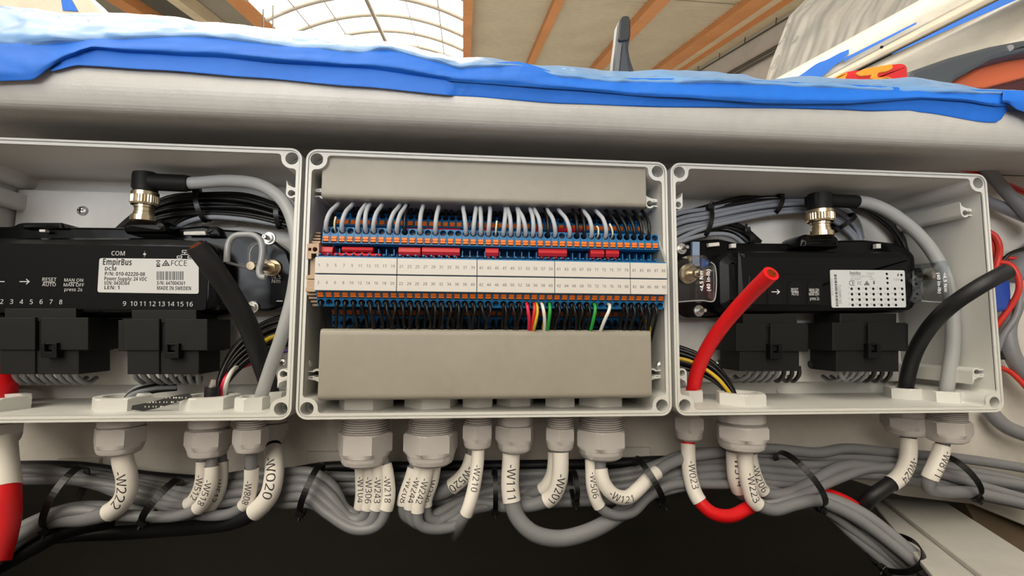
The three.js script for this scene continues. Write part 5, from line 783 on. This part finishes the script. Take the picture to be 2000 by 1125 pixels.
// ---------- cable ties ----------
function tie(label, a, b, z, dz, w, head) { // strap looping round a bundle from photograph point a to b at depth z
  const A = at(...a, z), B = at(...b, z), c = A.clone().add(B).multiplyScalar(0.5), u = B.clone().sub(A).multiplyScalar(0.5), n = V(0, 0, 1), side = u.clone().cross(n).normalize(), pos = [], idx = [], N = 48, g = thing('cable_tie', label, 'cable tie', c, 'black cable ties');
  for (let i = 0; i <= N; i++) { const t = i / N * 2 * Math.PI, p = c.clone().addScaledVector(u, Math.cos(t)).addScaledVector(n, dz * Math.sin(t)), o = u.clone().multiplyScalar(Math.cos(t) / u.length()).addScaledVector(n, Math.sin(t)).normalize(); for (const [s, h] of [[-1, 0], [1, 0], [1, 0.0009], [-1, 0.0009]]) { const q = p.clone().addScaledVector(side, s * w / 2).addScaledVector(o, h); pos.push(q.x, q.y, q.z); } }
  for (let i = 0; i < N; i++) for (let k = 0; k < 4; k++) { const q = i * 4 + k, r = i * 4 + (k + 1) % 4; idx.push(q, q + 4, r, r, q + 4, r + 4); }
  let gg = new THREE.BufferGeometry(); gg.setAttribute('position', new THREE.Float32BufferAttribute(pos, 3)); gg.setIndex(idx); gg = gg.toNonIndexed(); gg.computeVertexNormals(); obj('strap', uvm(gg), M.tie, g);
  const h = head === 'a' ? A : B, d = u.clone().normalize().multiplyScalar(head === 'a' ? -1 : 1); const k = new RoundedBoxGeometry(w * 1.5, 0.0045, 0.0055, 2, 0.0006); k.rotateZ(Math.atan2(d.y, d.x) - Math.PI / 2).translate(h.x + d.x * 0.0008, h.y + d.y * 0.0008, h.z + dz * 0.25);
  obj('head', uvm(k), M.tie, g); const e = h.clone().addScaledVector(d, 0.0022).add(V(0, 0, dz * 0.25)); obj('tail', sweep([e, e.clone().addScaledVector(d, 0.004).add(V(0.0005, 0, 0.001))], w * 0.32, { sides: 8, squash: 0.4 }), M.tie, g);
}
tie('black cable tie round the bundle left of the first large gland', [625, 908], [592, 995], -0.036, 0.016, 0.0042, 'b');
tie('black cable tie round the trunk just left of the -W111 sleeve', [966, 918], [966, 992], -0.046, 0.014, 0.0036, 'b');
tie('black cable tie round the trunk between the -W201 and -W506 sleeves', [1120, 920], [1122, 976], -0.042, 0.012, 0.0036, 'b');
tie('black cable tie round the trunk left of the red -W023 cable', [1245, 896], [1288, 978], -0.04, 0.018, 0.0044, 'b');
tie('black cable tie round the trunk right of the -W223 sleeve', [1532, 886], [1592, 985], -0.036, 0.022, 0.0044, 'b');
tie('black cable tie round the trunk right of the -W811 sleeve', [1850, 893], [1898, 968], -0.044, 0.014, 0.0048, 'b');
tie('black cable tie round the cables running down to the lower right', [1776, 1054], [1718, 1106], -0.02, 0.02, 0.0052, 'b');
tie('black cable tie round the upper cables at far left', [155, 914], [100, 1030], -0.04, 0.014, 0.0046, 'b');
tie('black cable tie with bulky head below the upper left cables', [345, 938], [288, 1014], -0.038, 0.014, 0.0046, 'b');
// ---------- wire bundles inside the side enclosures ----------
function strand(name, base, n, r, spread, cols, labelOf, group, seg = 36) {
  for (let i = 0; i < n; i++) {
    const [c, word] = cols[i % cols.length], f = n > 1 ? i / (n - 1) - 0.5 : 0, zo = ((i * 7) % 3 - 1) * r * 1.2;
    const P = base.map(([x, y, z, k = 1]) => at(x, y + f * spread * k + rs(1.5), z + zo + rs(0.0008)));
    tag(obj(name, sweep(smooth(P, seg), r, { sides: 8 }), M[c]), labelOf(word, i), 'wire', group);
  }
}
const B = ['wireBlack', 'black'], Gy = ['wire', 'grey'];
strand('wire', [[225, 460, -0.066, 0.4], [265, 430, -0.064, 0.6], [330, 405, -0.062, 0.9], [400, 398, -0.06, 1], [480, 402, -0.058, 1], [545, 418, -0.056, 0.9], [600, 432, -0.054, 1]], 9, 0.0019, 40, [B], (w, i) => `black wire arching over the left module, ${nth(i + 1)} from the top of the arch`, 'black wires arching over the left module');
strand('wire', [[330, 458, -0.062, 0.6], [355, 435, -0.06], [400, 420, -0.058], [470, 424, -0.056], [545, 433, -0.054], [600, 438, -0.052]], 2, 0.0021, 9, [B, Gy], (w) => `${w} wire on the lower side of the bundle over the left module`);
tie('black cable tie with upright head on the wire arch over the left module', [388, 376], [403, 432], -0.057, 0.008, 0.0036, 'a');
tie('black cable tie at the right end of the wire arch over the left module', [546, 392], [548, 446], -0.055, 0.008, 0.0036, 'a');
strand('wire', [[424, 790, -0.04, 0.4], [430, 752, -0.042, 0.7], [456, 706, -0.048, 0.9], [498, 668, -0.056, 1], [545, 648, -0.062, 1], [600, 642, -0.064, 1.1]], 16, 0.0016, 56, [B], (w, i) => `black wire sweeping down to the left enclosure gland, ${nth(i + 1)} from the top of the bundle`, 'black wires sweeping down in the left enclosure');
strand('wire', [[490, 690, -0.058, 1], [510, 672, -0.055, 1], [530, 659, -0.052, 1], [552, 652, -0.053, 1], [600, 648, -0.06, 1]], 1, 0.0017, 0, [['wireYellow', 'yellow']], (w) => `${w} wire in the bundle of the left enclosure`);
strand('wire', [[430, 780, -0.036, 1], [434, 756, -0.034, 1], [441, 738, -0.035, 1], [462, 722, -0.05, 1], [500, 706, -0.062, 1]], 1, 0.0017, 0, [['wirePink', 'red']], (w) => `${w} wire in the bundle of the left enclosure`);
strand('wire', [[438, 770, -0.036, 1], [444, 742, -0.033, 1], [452, 727, -0.035, 1], [470, 712, -0.055, 1]], 1, 0.0016, 0, [['wireWhite', 'white']], (w) => `${w} wire end in the bundle of the left enclosure`);
strand('wire', [[500, 700, -0.05, 1], [545, 688, -0.058, 1], [600, 680, -0.06, 1]], 1, 0.0015, 0, [['wirePurple', 'purple']], (w) => `${w} wire in the bundle of the left enclosure`);
strand('wire', [[235, 795, -0.036, 0.6], [258, 768, -0.042, 0.9], [300, 756, -0.05, 1], [345, 752, -0.06, 1]], 4, 0.0017, 14, [Gy, B], (w, i) => `${w} wire leaving the -W222 gland towards the plug, ${nth(i + 1)} from the top`, 'wires leaving the -W222 gland');
{ const g = thing('heat_shrink', 'black heat shrink tube with bright metal tip standing in the left enclosure gland', 'tube', at(414, 780, -0.03)); obj('tube', sweep(path([[412, 792, -0.03], [414, 756, -0.03]]), 0.0046, { sides: 20 }), M.cableBlack, g); obj('tip', sweep(smooth(path([[414, 757, -0.03], [416, 746, -0.03], [417, 741, -0.03]]), 8), (t) => 0.0024 - 0.001 * t, { sides: 12 }), M.steel, g); }
{ // printed black flag
  const [c, k] = CANVAS(256, 64, '#141414'); k.fillStyle = '#d8d8d0'; k.font = '15px sans-serif'; for (let i = 0; i < 3; i++) for (let x = 40 + i * 8; x < 230; x += 9 + ((x * 7) % 11)) k.fillRect(x, 13 + i * 16, 4 + (x * 3) % 6, 6);
  const s = slab([[258, 792], [300, 784], [340, 773], [368, 768], [376, 775], [345, 786], [305, 798], [280, 803], [256, 800]], -0.014, 0.0006, 0.0001); tag(obj('wire_flag', unitUV(s), mat(0xffffff, 0.4, { map: canvasTex(c), bumpMap: WAVE, bumpScale: 0.0004 })), 'crumpled black printed wire flag lying on the floor of the left enclosure', 'flag');
}
strand('wire', [[1292, 462, -0.056, 1.3], [1330, 440, -0.056, 1.1], [1378, 428, -0.056, 0.8], [1450, 412, -0.058, 0.7], [1515, 402, -0.06, 0.6], [1590, 402, -0.062, 0.6], [1640, 420, -0.064, 0.9], [1672, 450, -0.066, 1], [1684, 490, -0.068, 1]], 6, 0.002, 44, [Gy], (w, i) => `grey wire along the top of the right enclosure, ${nth(i + 1)} from the top of the bundle`, 'grey wires along the top of the right enclosure');
strand('wire', [[1292, 438, -0.06, 1], [1378, 412, -0.06, 1], [1450, 394, -0.062, 1], [1515, 388, -0.064, 1], [1600, 388, -0.066, 1], [1680, 402, -0.066, 1], [1735, 436, -0.066, 1], [1766, 478, -0.066, 1], [1776, 520, -0.066, 1]], 4, 0.002, 14, [B], (w, i) => `black wire along the top of the right enclosure, ${nth(i + 1)} from the top of the bundle`, 'black wires along the top of the right enclosure');
strand('wire', [[1292, 474, -0.052, 1], [1340, 458, -0.053, 1], [1385, 449, -0.055, 0.8], [1430, 455, -0.058, 0.8], [1462, 478, -0.062, 1]], 2, 0.002, 18, [Gy], (w, i) => `${i ? 'lower' : 'upper'} grey wire bending down behind the left end of the right module`);
strand('wire', [[1292, 470, -0.058, 1], [1360, 448, -0.058, 1], [1410, 440, -0.06, 0.9], [1450, 452, -0.062, 0.9], [1485, 482, -0.066, 1]], 4, 0.0019, 20, [B], (w, i) => `black wire bending down behind the right module's left end, ${nth(i + 1)} from the top`, 'black wires bending behind the right module');
tie('black cable tie on the wire bundle at the upper left of the right enclosure', [1384, 408], [1374, 462], -0.056, 0.009, 0.0036, 'a');
tie('black cable tie on the wire bundle left of the right elbow connector', [1520, 382], [1508, 420], -0.06, 0.009, 0.0036, 'a');
tie('black cable tie on the wires right of the right elbow connector', [1662, 420], [1630, 448], -0.06, 0.01, 0.0034, 'b');
tie('small black cable tie head above the left end of the right module', [1456, 452], [1462, 482], -0.058, 0.007, 0.0034, 'a');
strand('wire', [[1440, 792, -0.034, 0.4], [1428, 765, -0.036, 0.6], [1395, 728, -0.042, 0.9], [1350, 704, -0.05, 1], [1290, 688, -0.058, 1.1]], 8, 0.0018, 36, [B], (w, i) => `black wire running into the right enclosure's large gland, ${nth(i + 1)} from the top`, 'black wires into the large gland of the right enclosure');
strand('wire', [[1434, 780, -0.03, 1], [1400, 738, -0.034, 1], [1350, 707, -0.044, 1], [1290, 694, -0.052, 1]], 1, 0.0015, 0, [['wireYellow', 'yellow']], () => 'yellow wire on the black bundle in the right enclosure');
tag(obj('cable_tie', [sweep(path([[1582, 712, -0.055], [1598, 711, -0.055]]), 0.0032, { sides: 10 }), sweep(smooth(path([[1598, 711, -0.055], [1620, 716, -0.06]]), 4), 0.001, { sides: 6 })], M.tie), 'cut tail of a black cable tie between the two plugs of the right enclosure', 'cable tie');
for (const [x, y] of [[1523, 763]]) tag(obj('rivet', sweep([at(x, y, -0.0805), at(x, y, -0.0795)], 0.0021, { sides: 16 }), M.enclosure), 'round boss on the back of the right enclosure under the plugs', 'boss');
// ---------- loose wires at the right edge ----------
loose('cable', 'dark grey cable slanting down behind the top right corner of the right enclosure', [[1888, 284, -0.06], [1900, 300, -0.06], [1940, 345, -0.062], [1975, 385, -0.062], [2040, 450, -0.06]], 0.0052, M.cable, 'loose cables at the right edge');
loose('cable', 'grey cable with black print leaving behind the right wall of the right enclosure', [[1880, 370, -0.075], [1925, 392, -0.072], [1965, 408, -0.07], [2040, 440, -0.066]], 0.005, M.cable, 'loose cables at the right edge');
loose('cable', 'grey cable curving down at the right edge, lowest of them', [[1930, 800, -0.075], [1960, 830, -0.07], [2000, 848, -0.066], [2060, 860, -0.06]], 0.0062, M.cable, 'loose cables at the right edge');
loose('cable', 'thick grey cable curving past the right wall beside the blue object', [[1985, 590, -0.07], [1968, 640, -0.07], [1976, 690, -0.068], [2005, 735, -0.066], [2060, 770, -0.06]], 0.0065, M.cable, 'loose cables at the right edge');
loose('cable', 'broad grey cable lower right passing behind the corner of the right enclosure', [[1975, 540, -0.075], [2010, 500, -0.075], [2060, 470, -0.075]], 0.009, M.cable, 'loose cables at the right edge');
const lw = (label, pts, r, m) => tag(obj('wire', sweep(smooth(path(pts), 40), r, { sides: 8 }), m), label, 'wire', 'loose wires at the right edge');
lw('thin red wire running from the ledge hook behind the top right corner', [[1826, 318, -0.06], [1860, 325, -0.064], [1920, 338, -0.07], [1960, 355, -0.07], [2030, 385, -0.07]], 0.0013, M.wireRed);
lw('second thin red wire close below the first from the ledge hook', [[1828, 322, -0.06], [1880, 332, -0.066], [1930, 345, -0.07], [1970, 365, -0.072], [2030, 392, -0.072]], 0.0012, M.wireRed);
lw('straight thin black wire along the recess corner at the right edge', [[1930, 339, -0.08], [1970, 341, -0.08], [2040, 342, -0.08]], 0.0014, M.wireBlack);
lw('orange red wire loop beside the right wall of the right enclosure', [[1930, 452, -0.07], [1944, 462, -0.068], [1952, 480, -0.066], [1950, 505, -0.064], [1942, 525, -0.066], [1932, 520, -0.07]], 0.0024, M.wireRed);
lw('second orange red wire loop nested inside the first at the right wall', [[1928, 462, -0.074], [1938, 475, -0.072], [1942, 500, -0.07], [1938, 528, -0.07]], 0.0022, M.wireRed);
lw('orange red wire arching over the cut black cable end', [[1945, 512, -0.066], [1970, 515, -0.06], [1986, 535, -0.056], [1990, 565, -0.056], [1978, 592, -0.06], [1955, 625, -0.066], [1940, 645, -0.07]], 0.0024, M.wireRed);
lw('short orange red wire low at the right edge', [[1955, 718, -0.07], [1975, 728, -0.068], [2000, 752, -0.064], [2030, 790, -0.06]], 0.0022, M.wireRed);
lw('thin black wire arching to the right edge above the cut black cable', [[1958, 510, -0.072], [1972, 496, -0.07], [2000, 486, -0.068], [2040, 480, -0.066]], 0.0016, M.wireBlack);
lw('thin red wire running flat to the right edge beside the cable end', [[1950, 502, -0.074], [1980, 504, -0.074], [2040, 502, -0.074]], 0.0014, M.wireRed);
lw('dark grey wire bending down along the right wall beside the blue object', [[1990, 540, -0.064], [1992, 575, -0.062], [1985, 615, -0.062], [1960, 655, -0.066], [1945, 690, -0.07]], 0.0026, M.cable);
tag(obj('connector_housing', [slab(soften([[1932, 548], [1975, 545], [1978, 580], [1970, 606], [1945, 612], [1930, 600]], 8), -0.06, 0.02, 0.003)], grained(0x1c47a8, 0.4)), 'blue plastic connector housing behind the right wall of the right enclosure', 'connector');
tag(obj('wire_clip', [sweep(smooth(path([[1812, 312, -0.05], [1820, 318, -0.05], [1832, 316, -0.05]]), 10), 0.0028, { sides: 10 }), sweep(path([[1828, 298, -0.05], [1829, 320, -0.05]]), 0.0024, { sides: 10 })], M.blackMatte), 'small dark wire clip under the ledge above the right enclosure', 'clip');
tag(obj('grommet', sweep([at(1956, 694, -0.075), at(1962, 694, -0.07)], 0.004, { sides: 14 }), M.blackMatte), 'small black plug behind the lower right wall', 'grommet');
for (const [x0, x1, y0, y1, w] of [[115, 200, 893, 918, 'under the left enclosure'], [600, 668, 880, 905, 'left of the first large gland'], [1212, 1268, 872, 892, 'right of the rightmost large gland'], [1488, 1548, 870, 890, 'beside the -W223 gland']]) { const a = at(x0, y1, -0.0855), b = at(x1, y0, -0.0855); tag(obj('tie_mount', box(a.x, b.x, a.y, b.y, -0.086, -0.082, 0.001), M.panel), `cream adhesive tie mount on the back panel ${w}`, 'tie mount'); }
// ---------- white beam at lower right ----------
{
  const Y = -0.19, q = [[1722, 972], [1850, 982], [2090, 1135], [1990, 1180]].map(([x, y]) => atY(x, y, Y));
  const g = thing('beam', 'white painted beam running towards the viewer at lower right', 'beam', V(q[0].x, Y - 0.05, q[0].z));
  const pr = (pts, y1, y0) => { const s = shapeOf(pts.map((p) => [p.x, -p.z])); const e = new THREE.ExtrudeGeometry(s, { depth: y1 - y0 - 0.002, bevelEnabled: true, bevelSize: 0.001, bevelOffset: -0.001, bevelThickness: 0.001, bevelSegments: 2 }); return uvm(e.rotateX(-Math.PI / 2).translate(0, y0 + 0.001, 0)); };
  obj('top_plate', pr(q, Y, Y - 0.004), M.gelcoat, g);
  const n = [[1706, 985], [1722, 974], [1960, 1135], [1830, 1135]].map(([x, y]) => atY(x, y, Y - 0.004));
  obj('side_flange', pr(n, Y - 0.004, Y - 0.008), M.gelcoat, g);
  const l = [[1712, 978], [1740, 978], [2000, 1150], [1960, 1150]].map(([x, y]) => atY(x, y, Y - 0.008)); obj('web', pr(l, Y - 0.008, Y - 0.06), M.panel, g);
}
scene.traverse((o) => { if (o.isMesh) { o.castShadow = true; o.receiveShadow = true; } });
scene.children.filter((c) => c.isMesh || c.isGroup).forEach((c) => { if (!c.userData.kind && !c.userData.label) console.log('unlabelled', c.name); });
renderer.render(scene, camera);
